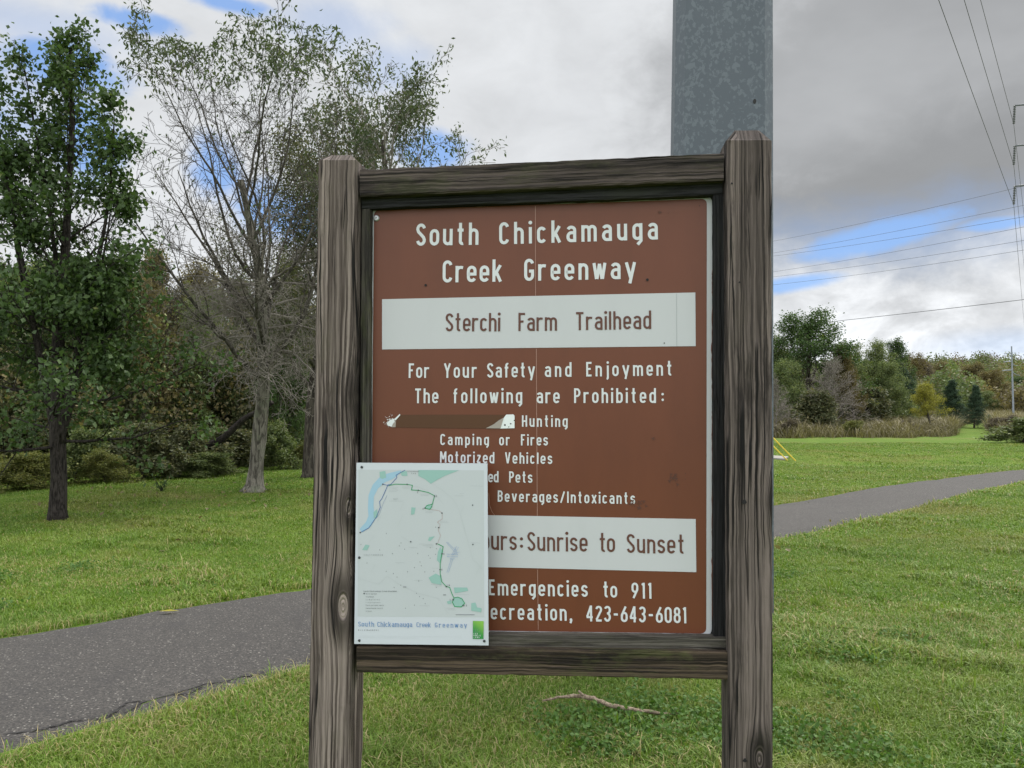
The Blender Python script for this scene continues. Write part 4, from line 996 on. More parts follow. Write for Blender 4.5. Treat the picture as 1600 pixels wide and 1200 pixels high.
# ------------------------------------------------------------------ woodland stock: one tree of each habit, then copies
def stock_tree(P, L, r, per, size, spread, leafkeep=None, up=.5, aspect=.6):
    g = Grow(P); g.branch(Vector((0, 0, 0)), Vector((R_.uniform(-.05, .05), R_.uniform(-.05, .05), 1)).normalized(), L, r, 0)
    C = np.array([tuple(l[0]) for l in g.lf])
    if leafkeep is not None: C = C[leafkeep(C)]
    return g, (leaf_cloud(C, size, per, spread, .3, up, aspect) if per else None)
def stock(kind, **kw):
    base_ = dict(levels=4, seg=[8, 6, 4, 3], wander=[.06, .14, .2, .25], up=[.03, .06, .02, 0], taper=[.8, .85, .8, .7], leaflev=2, rr=[.45, .55, .6], rmin=.010)
    if kind == 'round':
        P = dict(base_, nch=[26, 8, 4], start=[.14, .2, .2], angle=[lambda t: (82 - 50 * t) * R_.uniform(.8, 1.25), 45, 48], len=[lambda t: 3.6 - 2.6 * abs(t - .35), .42, .45])
        return stock_tree(P, 6.8, .17, 9, .15, .24)
    if kind == 'oak':
        P = dict(base_, nch=[22, 8, 4], start=[.28, .2, .2], angle=[lambda t: (70 - 34 * t) * R_.uniform(.8, 1.25), 44, 48], len=[lambda t: 4.0 - 2.4 * t, .42, .45])
        return stock_tree(P, 7.4, .2, 7, .14, .2)
    if kind == 'tall':
        P = dict(base_, nch=[26, 7, 4], start=[.2, .2, .2], angle=[lambda t: (60 - 32 * t) * R_.uniform(.8, 1.25), 42, 46], len=[lambda t: 2.6 - 1.3 * t, .42, .45])
        return stock_tree(P, 8.4, .16, 7, .13, .18)
    if kind == 'bare':
        P = dict(base_, nch=[26, 10, 9], start=[.10, .15, .1], angle=[lambda t: (74 - 46 * t) * R_.uniform(.8, 1.25), 36, 40], len=[lambda t: 4.3 - 2.4 * t, .5, .5], rmin=.012)
        return stock_tree(P, 6.2, .14, 1, .12, .12, lambda C: RNG.random(len(C)) < .25)
    if kind == 'cedar':
        P = dict(base_, nch=[60, 7, 3], start=[.04, .1, .1], wander=[.02, .08, .15, .2], angle=[lambda t: (72 - 30 * t) * R_.uniform(.85, 1.15), 45, 45], len=[lambda t: 2.3 * (1.03 - t) + .25, .38, .4])
        return stock_tree(P, 8.6, .13, 8, .15, .11, aspect=.35)
    if kind == 'bush':
        P = dict(base_, nch=[22, 7, 4], start=[.04, .2, .2], angle=[lambda t: (80 - 50 * t) * R_.uniform(.8, 1.25), 45, 48], len=[lambda t: 4.6 - 2.6 * t, .42, .45], rmin=.02)
        return stock_tree(P, 6.0, .12, 6, .40, .34)
    if kind == 'weed':
        P = dict(base_, nch=[34, 6, 3], start=[.03, .2, .2], angle=[lambda t: (76 - 50 * t) * R_.uniform(.8, 1.25), 40, 44], len=[lambda t: 4.4 - 1.8 * t, .42, .45], rmin=.03)
        return stock_tree(P, 6.4, .1, 5, .42, .34, aspect=.35)
STOCK = {}
def get_stock(kind, v):
    key = (kind, v)
    if key not in STOCK:
        g, lv = stock(kind)
        top = max(p.z for pts, _, _ in g.ch for p in pts)
        pts_all = np.array([tuple(p) for pts, _, _ in g.ch for p in pts]); wr = np.percentile(np.hypot(pts_all[:, 0], pts_all[:, 1]), 96)
        tr = wood_mesh(g.ch, 'trunk', B_WOOD, None, 0, 9, .3)
        cr = mk('crown', lv[0], lv[1], L_OLIVE, None, {'tint': lv[2]})
        STOCK[key] = [tr, cr, top, wr, False]
    return STOCK[key]
def copy_tree(kind, v, name, label, px, y, top_px, half_px, leafm, bark=None, cat='tree', group=None, rz=None, x_off=0):
    """a tree whose top reaches photo row top_px and whose crown is about half_px wide to each side"""
    st = get_stock(kind, v); p = gp(px, y)
    e = empty(name, p, label, cat, group, R_.uniform(0, 6.28) if rz is None else rz)
    want = at(px, top_px, y).z - p.z; sz = want / (st[2] + .15); sx = half_px / FPX * y / (st[3] + .15)
    e.scale = (sx, sx, sz)
    for src, m in ((st[0], bark or B_WOOD), (st[1], leafm)):
        if not st[4]: o = src
        else: o = src.copy(); COL.objects.link(o)
        o.parent = e; o.material_slots[0].link = 'OBJECT'; o.material_slots[0].material = m
    st[4] = True
    return e
WG = 'trees of the wood behind the left lawn'
wood_left = [
 # kind v name label px y top half leaf
 ('oak', 0, 'woodland_tree', 'tall green tree filling the far left edge behind the leafy tree', 8, 22, 395, 120, L_OLIVE),
 ('round', 0, 'woodland_tree', 'green bushy tree showing through the leafy tree just right of its trunk', 118, 25, 430, 90, L_OLIVE),
 ('tall', 0, 'woodland_tree', 'brown leaved tree between the leafy tree and the half-bare tree', 205, 26, 388, 62, L_BROWN),
 ('bare', 0, 'woodland_tree', 'grey brown twiggy tree left of the half-bare trunk', 262, 25, 405, 70, L_BROWN),
 ('round', 1, 'woodland_tree', 'low rounded olive tree left of the half-bare trunk', 312, 27, 452, 70, L_OLIVE),
 ('oak', 1, 'woodland_tree', 'broad dull tree directly behind the half-bare trunk', 372, 29, 420, 80, L_DULL),
 ('round', 0, 'woodland_tree', 'dark tree in the gap between the half-bare trunk and the left post', 448, 27, 430, 70, L_DULL),
 ('tall', 1, 'woodland_tree', 'amber tinged slim tree close to the left post', 470, 31, 400, 50, L_WEED),
 ('bare', 1, 'woodland_tree', 'rusty twiggy tree rising over the low woods behind the bare twigs', 232, 32, 392, 80, L_RUST),
 ('tall', 1, 'woodland_tree', 'green tree behind the lower crown of the leafy tree', 55, 29, 380, 90, L_DARK),
 ('oak', 0, 'woodland_tree', 'dark tree standing deep in the wood behind the brown ones', 165, 35, 402, 95, L_DULL),
 ('round', 1, 'woodland_tree', 'hazy brown tree low in the middle of the left wood', 330, 36, 415, 80, L_BROWN),
 ('oak', 1, 'woodland_tree', 'green tree past the left edge of the leafy tree', -85, 22, 330, 120, L_OLIVE),
]
wood_left += [
 ('round', 0, 'woodland_tree', 'dense brown tree low behind the right side of the leafy crown', 236, 24, 432, 62, L_BROWN),
 ('oak', 1, 'woodland_tree', 'dense olive tree just left of the half-bare trunk, under its twigs', 330, 25, 470, 64, L_OLIVE),
 ('round', 1, 'woodland_tree', 'dense dark green tree low to the right of the half-bare trunk', 440, 25.5, 480, 58, L_DARK),
 ('round', 0, 'woodland_tree', 'dense dark tree low under the leafy crown', 160, 23.5, 470, 66, L_DULL),
 ('oak', 0, 'woodland_tree', 'brownish tree filling the wall of wood above the sapling', 276, 28, 440, 70, L_WEED),
]
for k, v, nm, lb, px, y, tp, hp, lm in wood_left: copy_tree(k, v, nm, lb, px, y, tp, hp, lm, group=WG)
SG = 'shrubs along the edge of the left wood'
shrubs = [
 ('weed', 0, 'yellow green weedy shrub at the far left lawn edge', 14, 16.6, 712, 55, L_WEED), ('weed', 1, 'yellow green weed clump just left of the leafy trunk', 62, 17.0, 706, 45, L_WEED),
 ('bush', 0, 'olive shrub right behind the leafy trunk', 120, 18.4, 672, 52, L_OLIVE), ('weed', 0, 'weedy olive shrub right of the leafy trunk', 166, 18.3, 700, 42, L_WEED),
 ('bush', 1, 'dark shrub above the sapling on the lawn', 226, 19.8, 662, 55, L_DULL), ('bush', 0, 'dark thicket shrub right of the sapling', 282, 20.4, 668, 50, L_DULL),
 ('weed', 1, 'low dark weeds between the sapling and the half-bare trunk', 322, 20.6, 706, 48, L_OLIVE), ('bush', 1, 'broad dark shrub under the leaning dead trunk', 356, 22.0, 670, 55, L_DULL),
 ('bush', 0, 'olive shrub just right of the half-bare trunk', 442, 23.6, 660, 40, L_OLIVE), ('weed', 0, 'amber weeds by the left post at the wood edge', 470, 24.0, 690, 34, L_WEED),
 ('bush', 1, 'tall dusky shrub behind the half-bare trunk', 405, 25.0, 632, 48, L_DULL), ('bush', 1, 'dark shrub deep behind the leafy tree', 30, 20.5, 610, 70, L_DULL),
 ('bush', 0, 'dark green shrub filling the wood below the brown trees', 195, 22.5, 600, 60, L_DULL), ('bush', 0, 'dim green shrub below the low olive tree', 300, 24, 600, 60, L_OLIVE),
 ('weed', 1, 'weedy shrub beyond the left edge of the leafy tree', -60, 15.6, 690, 60, L_WEED), ('bush', 1, 'shaded shrub under the brown leaved tree', 150, 21.5, 640, 55, L_OLIVE),
]
for k, v, lb, px, y, tp, hp, lm in shrubs: copy_tree(k, v, 'shrub', lb, px, y, tp, hp, lm, cat='shrub', group=SG)

# leaning dead trunk in the wood
a, b = at(398, 646, 21.0), at(344, 684, 21.2); mb = MB()
pts = [a.lerp(b, f) + Vector((0, 0, .05 * math.sin(f * 5))) for f in np.linspace(-.5, 1.75, 12)]
mb.tube([tuple(p) for p in pts], np.linspace(.06, .11, 12), 9); mb.V[-1] += RNG.normal(0, .008, mb.V[-1].shape)
o = mb.build('leaning_trunk', B_DARK, smooth=True); tag(o, 'black dead trunk leaning to the left behind the half-bare tree', 'dead trunk')

# small sapling on the lawn
base = ground(252, 768); e = empty('sapling', base, 'tiny sprout with drooping leaves alone on the lawn left of the half-bare trunk', 'sapling')
mb = MB(); tips = []
for (dx, h, bend) in ((-.06, .34, -.10), (.05, .38, .10), (.0, .26, .03)):
    P = [(dx * f * 1.6 + bend * f * f, .02 * f, h * f - .03) for f in np.linspace(0, 1, 6)]; mb.tube(P, np.linspace(.008, .004, 6), 5); tips += P[2:]
mb.build('stem', B_DARK, e, smooth=True)
V, F, t = leaf_cloud(np.array(tips), .085, 4, .03, 1.2, .2, .45); mk('leaves', V, F, L_DARK, e, {'tint': t})

# ------------------------------------------------------------------ right: tree line, meadow, hill
RG = 'trees of the line beyond the right meadow'
wood_right = [
 ('oak', 0, 'broad_tree', 'tallest dark green oak-like tree rising just right of the right post', 1266, 76, 484, 84, L_DARK),
 ('round', 1, 'broad_tree', 'grey green low tree close to the right post', 1222, 70, 560, 50, L_OLIVE),
 ('bare', 0, 'bare_tree', 'leafless grey twiggy tree in front of the tallest right tree', 1296, 67, 548, 56, L_GREYT),
 ('tall', 0, 'rusty_tree', 'rust brown slim tree right of the leafless grey tree', 1335, 72, 536, 32, L_RUST),
 ('oak', 1, 'broad_tree', 'dark green forked tree right of the rusty one', 1374, 86, 530, 44, L_OLIVE),
 ('tall', 1, 'broad_tree', 'open crowned green tree topping the line behind the gold sapling', 1400, 96, 529, 30, L_DARK),
 ('round', 1, 'broad_tree', 'wide dark tree filling in behind the leafless grey tree', 1250, 88, 548, 80, L_DULL),
 ('oak', 1, 'broad_tree', 'grey olive tree against the right post, left of the tallest tree', 1222, 80, 520, 60, L_OLIVE),
 ('oak', 1, 'broad_tree', 'olive tree filling between the tallest tree and the rusty one', 1314, 82, 532, 48, L_OLIVE),
 ('cedar', 0, 'cedar', 'dark cedar left of the gold sapling', 1416, 92, 574, 30, L_CEDAR),
 ('round', 0, 'broad_tree', 'dull olive rounded tree at the foot of the forked tree', 1378, 80, 566, 40, L_OLIVE),
 ('oak', 0, 'rusty_tree', 'orange topped tree above and left of the gold sapling', 1428, 130, 551, 34, L_RUST),
 ('oak', 1, 'gold_tree', 'small bright yellow green tree alone at the meadow edge', 1453, 66, 596, 27, L_GOLD),
 ('cedar', 0, 'cedar', 'dark cedar right behind the gold tree', 1487, 84, 593, 24, L_CEDAR),
 ('cedar', 0, 'cedar', 'small round topped cedar standing free in the meadow', 1521, 80, 601, 20, L_CEDAR),
 ('oak', 1, 'broad_tree', 'brown tree behind the cedars', 1478, 150, 562, 40, L_BROWN),
 ('round', 1, 'broad_tree', 'dull brown tree between the free cedar and the steel pole', 1512, 160, 566, 36, L_BROWN),
 ('oak', 0, 'rusty_tree', 'pale orange tree left of the far steel pole', 1551, 140, 577, 30, L_RUST),
 ('round', 0, 'broad_tree', 'dark green tree beside the foot of the far steel pole', 1598, 150, 588, 34, L_DARK),
 ('tall', 0, 'broad_tree', 'grey brown tree above the gold tree', 1455, 140, 558, 30, L_PURP),
 ('round', 1, 'broad_tree', 'low dark green tree under the pale orange tree', 1535, 125, 610, 26, L_OLIVE),
 ('bare', 0, 'bare_tree', 'pale twiggy tree at the base of the right post', 1212, 62, 580, 34, L_GREYT),
 ('bush', 0, 'broad_tree', 'dark bushy growth under the leafless grey tree', 1262, 66, 612, 50, L_DULL),
 ('bush', 1, 'broad_tree', 'dark bushy growth under the forked tree', 1352, 76, 604, 40, L_DULL),
 ('bush', 0, 'broad_tree', 'brown thicket between the forked tree and the gold tree', 1410, 86, 612, 40, L_OLIVE),
]
for k, v, nm, lb, px, y, tp, hp, lm in wood_right: copy_tree(k, v, nm, lb, px, y, tp, hp, lm, group=RG, bark=B_TWIG if k == 'bare' else None)
copy_tree('bush', 0, 'shrub', 'dark green bush at the right edge beside the mown strip', 1596, 46, 654, 58, L_OLIVE, cat='shrub')
MG = 'brushy shrubs in front of the right meadow'
for i, (px, y, tp, hp, lm, lb) in enumerate([(1226, 58, 654, 24, L_PURP, 'purple brown brush at the foot of the right post'), (1330, 60, 657, 18, L_WEED, 'olive brush right of the leafless grey tree'),
        (1420, 64, 655, 22, L_PURP, 'dark purple brush below the gold tree'), (1556, 68, 652, 18, L_PURP, 'brown brush along the right side of the mown strip'), (1592, 64, 648, 28, L_PURP, 'brown brush above the dark bush')]):
    copy_tree('weed', i % 2, 'brush_shrub', lb, px, y, tp, hp, lm, cat='shrub', group=MG)

def far_mass(name, spots, mats, size, dens=420):
    """crowns too far and too many to tell apart, as one mass"""
    VV, FF, TT, MI = [], [], [], []; n = 0
    for (x, y, h, r, mi) in spots:
        k = int(dens * RNG.uniform(.8, 1.2)); u = RNG.normal(0, 1, (k, 3)); u /= np.linalg.norm(u, axis=1)[:, None]
        rr_ = RNG.uniform(.45, 1.0, k) ** .6
        lob = 1 + .25 * np.sin(u[:, 0] * 5 + x) * np.sin(u[:, 2] * 6 + y) + .12 * np.sin(u[:, 1] * 11 + h)
        C = u * (rr_ * lob)[:, None] * [r, r, h * .5] + [x, y, float(H(x, y)) + h * .52]
        V, F, t = leaf_cloud(C, size * r / 3, 1, .15, .3, .4, .8)
        VV.append(V); FF.append(F + n); n += len(V); TT.append(np.clip(t * .7 + RNG.uniform(0, .3), 0, 1)); MI.append(np.full(len(F), mi))
    o = mk(name, np.vstack(VV), np.vstack(FF), None, attrs={'tint': np.concatenate(TT)}, mats=mats, midx=np.concatenate(MI)); tag(o, kind='stuff'); return o
sp_ = []
for k in range(260):                  # wooded hill at the right horizon
    y = RNG.uniform(170, 340); px = RNG.uniform(1150, 1750); x = (px - 800) / FPX * y
    sp_.append((x, y, RNG.uniform(8, 12.5), RNG.uniform(3.4, 5.6), int(RNG.choice([0, 1, 2, 3, 4], p=[.40, .26, .14, .08, .12]))))
for k in range(90):                   # low row closing the meadow
    y = RNG.uniform(118, 170); px = RNG.uniform(1400, 1750); x = (px - 800) / FPX * y
    sp_.append((x, y, RNG.uniform(5, 8.0), RNG.uniform(2.6, 4.0), int(RNG.choice([0, 1, 2, 3, 4], p=[.46, .26, .12, .02, .14]))))
far_mass('far_woods', sp_, [L_OLIVE, L_DULL, L_BROWN, L_RUST, L_PURP], .42, 1000)
sp_ = []
for k in range(150):                  # wood closing the view behind the board and beyond the left edge
    px = RNG.choice([RNG.uniform(480, 1060), RNG.uniform(-700, 120)], p=[.7, .3]); y = RNG.uniform(40, 62) if px > 300 else RNG.uniform(30, 45)
    x = (px - 800) / FPX * y; sp_.append((x, y, RNG.uniform(6, 8.5), RNG.uniform(2.2, 3.4), int(RNG.choice([0, 1, 2], p=[.45, .3, .25]))))
far_mass('background_wood', sp_, [L_OLIVE, L_DULL, L_BROWN], .36, 600)
sp_ = []
for k in range(240):                  # dim interior of the left wood
    px = RNG.uniform(-150, 560); y = np.interp(px, [0, 490], [18.2, 25.8]) + RNG.uniform(1.5, 12)
    x = (px - 800) / FPX * y; sp_.append((x, y, RNG.uniform(1.8, 5.6), RNG.uniform(1.1, 1.9), int(RNG.choice([0, 1, 2], p=[.40, .30, .30]))))
far_mass('undergrowth', sp_, [L_OLIVE, L_DULL, L_BROWN], .26, 700)

# ------------------------------------------------------------------ grasses
def blades(P, h, wd, lean, tint):
    """curved blades: 2 segments, 5 vertices"""
    n = len(P); a = RNG.uniform(0, 6.283, n); ln = lean * RNG.uniform(.3, 1.6, n) * h
    f = np.stack([np.cos(a), np.sin(a), 0 * a], 1); s_ = np.stack([-np.sin(a), np.cos(a), 0 * a], 1) * (wd * .5)[:, None]
    mid = P + f * (ln * .35)[:, None] + np.array([0, 0, 1]) * (h * .6)[:, None]
    tip = P + f * ln[:, None] + np.array([0, 0, 1]) * (h * np.sqrt(np.clip(1 - (ln / np.maximum(h, 1e-3)) ** 2 * .4, .3, 1)))[:, None]
    V = np.stack([P - s_, P + s_, mid + s_ * .8, mid - s_ * .8, tip], 1).reshape(-1, 3)
    i = np.arange(n)[:, None] * 5
    return V, i + np.array([[0, 1, 2, 3]]), i + np.array([[3, 2, 4]]), np.repeat(tint, 5)
def patch(x, y, s_, seed):            # cheap smooth pseudo-noise 0..1
    r = np.random.default_rng(seed); v = 0
    for k in range(6):
        a, b_, c = r.uniform(-1, 1, 2).tolist() + [r.uniform(0, 6.28)]; v = v + np.sin((a * x + b_ * y) * s_ * (1 + .5 * k) + c) / (1 + .4 * k)
    return np.clip(.5 + v * .22, 0, 1)
def grass_mat():
    m, t, b = material('grass_blade'); c, flat, n5 = lawn_color(t)
    a = t.new('ShaderNodeAttribute'); a.attribute_name = 'tint'
    c = t.mix(t.smooth(a.outputs['Fac'], .70, .98), c, (.26, .215, .11))
    c = t.mix(1.0, c, t.ramp(a.outputs['Fac'], [(0, .62), (.5, 1.05), (1, 1.4)]), 'MULTIPLY')
    t.put(b.inputs['Base Color'], c); b.inputs['Roughness'].default_value = .55; b.inputs['Specular IOR Level'].default_value = .3
    tr = t.new('ShaderNodeBsdfTranslucent'); t.put(tr.inputs[0], t.mix(1.0, c, (1.1, 1.2, .6), 'MULTIPLY'))
    mx = t.new('ShaderNodeMixShader'); mx.inputs[0].default_value = .3
    t.l.new(b.outputs[0], mx.inputs[1]); t.l.new(tr.outputs[0], mx.inputs[2]); t.l.new(mx.outputs[0], t.n['Material Output'].inputs[0]); return m
def lawn_points(d0, d1, dens):
    wv = 1.12 if d1 < 18 else .9; n = int(dens * (d1 ** 2 - d0 ** 2) * wv); d = np.sqrt(RNG.uniform(d0 ** 2, d1 ** 2, n)); tx = RNG.uniform(-wv, wv, n)
    x = d * tx; y = d; px = 800 + tx * FPX
    keep = ~((px > 590) & (px < 1110) & (y > 5.6) & (RNG.random(n) < .5)); x, y = x[keep], y[keep]
    e = path_signed(x, y); lim = RNG.normal(.0, .05, len(x)); k = e > np.clip(lim, -.10, .2)
    wl = np.interp(800 + x / y * FPX, [-600, 0, 490, 520], [14, 16.2, 23.6, 24]); px = 800 + x / y * FPX
    k &= ~((px < 520) & (y > wl + .6)); return x[k], y[k], e[k]
VV, QQ, TT_, AT = [], [], [], []; nv = 0
for (d0, d1, dens, hh, ww) in ((2.2, 6.2, 11500, .042, .0046), (6.2, 10, 5200, .036, .0075), (10, 17, 2100, .034, .012), (17, 27, 700, .036, .020), (27, 46, 240, .035, .030)):
    x, y, e = lawn_points(d0, d1, dens); n = len(x)
    tall = smst(patch(x, y, 2.1, 3) * .6 + patch(x, y, 6.0, 5) * .4, .56, .78); dry = patch(x, y, 1.3, 8)
    edge = np.exp(-np.clip(e, 0, 9) / .16)
    h = hh * RNG.uniform(.35, 1.35, n) * (1 + 1.1 * tall * (RNG.random(n) < .6) + .7 * edge)
    h *= 1 + 1.2 * (RNG.random(n) < .004)
    t_ = np.clip(RNG.beta(2, 2.6, n) + .45 * (RNG.random(n) < .06 + .30 * smst(dry, .5, .8) * (y < 9) + .45 * edge), 0, 1)
    V, Q, T, A = blades(np.stack([x, y, H(x, y) - .004], 1), h, ww * RNG.uniform(.6, 1.3, n) * (1 + .5 * tall), .95, t_)
    VV.append(V); QQ.append(Q + nv); TT_.append(T + nv); AT.append(A); nv += len(V)
for k in range(70):                   # coarse weedy tufts
    d = math.sqrt(RNG.uniform(3.3 ** 2, 10 ** 2)); tx = RNG.uniform(-.75, .75); n = int(RNG.integers(18, 46)); sg = RNG.uniform(.03, .10)
    x = d * tx + RNG.normal(0, sg, n); y = d + RNG.normal(0, sg, n)
    if path_signed(np.array([d * tx]), np.array([d]))[0] < .12: continue
    h = RNG.uniform(.05, .13, n); V, Q, T, A = blades(np.stack([x, y, H(x, y) - .004], 1), h, RNG.uniform(.006, .011, n), .8, np.clip(RNG.normal(.42 + .2 * (k % 4 == 0), .12, n), 0, 1))
    VV.append(V); QQ.append(Q + nv); TT_.append(T + nv); AT.append(A); nv += len(V)
GM = grass_mat()
o = mk('grass', np.vstack(VV), [np.vstack(QQ), np.vstack(TT_)], GM, attrs={'tint': np.concatenate(AT)}); tag(o, kind='stuff')

# clover and broad-leaved lawn weeds in patches
x, y, e = lawn_points(2.6, 8.5, 3000); pk = patch(x, y, 1.7, 21) * .6 + patch(x, y, 4.5, 22) * .4
k = (pk > .6) & (RNG.random(len(x)) < .75 * smst(pk, .60, .80)) & (e > .05); x, y = x[k], y[k]
C = np.stack([x, y, H(x, y) + RNG.uniform(.015, .05, len(x))], 1)
V, F, t = leaf_cloud(C, .024, 2, .012, -.1, 1.6, .9)
L_CLOV = leaf_mat('leaf_clover', [(0, (0.041, 0.092, 0.016)), (.5, (0.065, 0.136, 0.023)), (1, (0.104, 0.185, 0.036))], .3)
o = mk('clover', V, F, L_CLOV, attrs={'tint': t}); tag(o, kind='stuff')

# fallen leaves
x, y, e = lawn_points(5, 18, 7); w_ = np.exp(-((x + 6.2 - (y - 14) * .4) ** 2) / 5 - ((y - 14) ** 2) / 5) + .09 * np.exp(-np.clip(e, 0, 9) / .4) + .02
k = RNG.random(len(x)) < w_; x, y = x[k], y[k]
C = np.stack([x, y, H(x, y) + .05], 1); V, F, t = leaf_cloud(C, .075, 2, .12, 0, 2.5, .7); V[:, 2] = np.maximum(V[:, 2], .03)
jj = RNG.integers(60, 330, 34); ss = RNG.beta(.6, .6, 34)[:, None]; PP = NEs[jj] * ss + FEs[jj] * (1 - ss)
V2, F2, t2 = leaf_cloud(np.stack([PP[:, 0], PP[:, 1], H(PP[:, 0], PP[:, 1]) + .05], 1), .07, 1, .001, 0, 4, .6); V2[:, 2] = np.clip(V2[:, 2], .046, .062)
F = np.vstack([F, F2 + len(V)]); V = np.vstack([V, V2]); t = np.concatenate([t, t2])
o = mk('fallen_leaves', V, F, L_BROWN, attrs={'tint': t}); tag(o, kind='stuff')

# meadow of dead weeds
n = 170000; px = RNG.uniform(1150, 1680, n); y = np.sqrt(RNG.uniform(55 ** 2, 128 ** 2, n)); x = (px - 800) / FPX * y
strip = np.interp(y, [46, 60, 75, 90, 105], [1560, 1528, 1516, 1530, 1560]); half = np.interp(y, [46, 60, 75, 90, 105], [60, 34, 26, 22, 12])
k = (np.abs(px - strip) > half + RNG.normal(0, 3, n)) | (y > 104)
edge_y = 55 + 1.2 * np.sin(px * .03) + 1.0 * np.sin(px * .11) + RNG.normal(0, .8, n) + np.interp(px, [1200, 1480, 1530, 1600], [0, 4, 10, 4]); k &= y > edge_y; k0 = k; x, y = x[k], y[k]; n = len(x)
pt = patch(x, y, .35, 31) * .6 + patch(x, y, 1.1, 32) * .4
h = RNG.uniform(.3, 1.35, n) * (.8 + 1.0 * pt) * (.55 + .45 * smst(y - edge_y[k0], 0, 5))
V, Q, T, A = blades(np.stack([x, y, H(x, y)], 1), h, RNG.uniform(.018, .06, n), 1.1, np.clip(pt * .75 + RNG.normal(.1, .18, n), 0, 1))
L_MEAD = leaf_mat('meadow_weed', [(0, (0.058, 0.056, 0.027)), (.35, (0.111, 0.094, 0.046)), (.65, (0.174, 0.149, 0.067)), (1, (0.253, 0.221, 0.113))], .25)
o = mk('meadow_weeds', V, [Q, T], L_MEAD, attrs={'tint': A}); tag(o, kind='stuff')

# ------------------------------------------------------------------ stick and leaf
mb = MB(); pts = [(848, 1095), (872, 1093), (896, 1092), (912, 1093.5), (930, 1098), (952, 1105), (985, 1109.5), (1018, 1112), (1045, 1111.5), (1064, 1109.5)]
G3 = []
for i, p in enumerate(pts):
    q = ground(p[0], p[1] + 13); G3.append((q.x, q.y, q.z + .045 + .02 * math.sin(i * .5)))
G3 = resample(np.array(G3), 28); G3[:, 2] += RNG.normal(0, .0015, 28)
mb.tube(G3, np.interp(np.linspace(0, 1, 28), [0, .15, .3, .8, 1], [.004, .008, .0125, .010, .004]), 8); mb.V[-1] += RNG.normal(0, .0012, mb.V[-1].shape)
j = G3[8]; mb.tube([j, j + np.array([-.03, -.02, .035])], [.009, .006], 6)
B_STICK = bark_mat('stick_bark', (.42, .34, .25), (.22, .165, .12), 4.0)
o = mb.build('stick', B_STICK, smooth=True); tag(o, 'bent bare stick lying in the grass beneath the board', 'stick')
p = ground(247, 966); V, F, t = leaf_cloud(np.array([[p.x, p.y, .055]]), .17, 1, .001, 0, 3, .35); V[:, 2] = .052 + (V[:, 2] - V[:, 2].min()) * .3
o = mk('fallen_leaf', V, F, L_GOLD, attrs={'tint': t}); tag(o, 'single yellow leaf lying on the asphalt path', 'leaf')

# ------------------------------------------------------------------ steel poles and wires
GALV, t, b = material('galvanised_steel'); oc = t.new('ShaderNodeTexCoord').outputs['Object']
vo = t.new('ShaderNodeTexVoronoi'); t.put(vo.inputs['Vector'], t.vmath('MULTIPLY', oc, (1, 1, .7))); vo.inputs['Scale'].default_value = 46
vr = t.xyz(vo.outputs['Color'])[0]; nn_ = t.noise(oc, 16.0, 5, .7, .8); n3 = t.noise(oc, 2.2, 4, .6)
spk = t.smooth(t.math('ADD', t.math('MULTIPLY', vr, .30), nn_), .70, .76)
c = t.mix(n3, (.052, .066, .082), (.072, .088, .104)); c = t.mix(t.math('MULTIPLY', spk, .5), c, (.125, .148, .168))
t.put(b.inputs['Base Color'], c); b.inputs['Metallic'].default_value = .15; b.inputs['Roughness'].default_value = .55
t.put(b.inputs['Normal'], t.bump(spk, .12, .003))
FARSTEEL, t, b = material('far_pole_steel'); b.inputs['Base Color'].default_value = (.20, .225, .25, 1); b.inputs['Roughness'].default_value = .6
ARM, t, b = material('arm_steel'); b.inputs['Base Color'].default_value = (.10, .11, .12, 1); b.inputs['Roughness'].default_value = .6
INS, t, b = material('insulator_glaze'); b.inputs['Base Color'].default_value = (.09, .095, .10, 1); b.inputs['Roughness'].default_value = .4
WIRE, t, b = material('wire_alu'); b.inputs['Base Color'].default_value = (.06, .065, .07, 1); b.inputs['Roughness'].default_value = .6
def shaft(parent, h, wb, wt, mat, chamfer=None, k=8, rz=0):
    mb = MB(); rows = []
    zs = np.concatenate([[-.3], np.linspace(0, h, 14)])
    for z in zs:
        r = (wb + (wt - wb) * max(0, z) / h) / 2
        if chamfer:
            c_ = chamfer * r; ring = [(-r + c_, -r), (r - c_, -r), (r, -r + c_), (r, r - c_), (r - c_, r), (-r + c_, r), (-r, r - c_), (-r, -r + c_)]
        else: ring = [(r * math.cos(q + rz), r * math.sin(q + rz)) for q in np.arange(k) * 2 * math.pi / k]
        rows.append([(x, y, z) for x, y in ring])
    kk = len(rows[0]); V = np.array(rows).reshape(-1, 3); n = len(zs); i = np.arange(n - 1)[:, None] * kk; j = np.arange(kk)[None]; j2 = (j + 1) % kk
    mb.add(V, np.stack([i + j, i + j2, i + kk + j2, i + kk + j], -1).reshape(-1, 4)); mb.poly(rows[-1]); return mb.build('pole_shaft', mat, parent)
def arm(parent, p0, p1, r0, r1, mat):
    mb = MB(); p0, p1 = np.array(p0, float), np.array(p1, float)
    P = [p0 + (p1 - p0) * f + np.array([0, 0, .12 * math.sin(f * math.pi) * np.linalg.norm(p1 - p0) * .3]) for f in np.linspace(0, 1, 7)]
    mb.tube(P, np.linspace(r0, r1, 7), 8); return mb.build('arm', mat, parent, smooth=True)
def insulator(parent, top, bot, r, nd):
    mb = MB(); top, bot = np.array(top, float), np.array(bot, float); P, R = [], []
    for k in range(nd):
        for f, q in ((0, .35), (.25, 1), (.5, .9), (.75, .35)):
            P.append(top + (bot - top) * ((k + f) / nd)); R.append(r * q)
    P.append(bot); R.append(r * .3); mb.tube(P, R, 8); return mb.build('insulator', INS, parent)
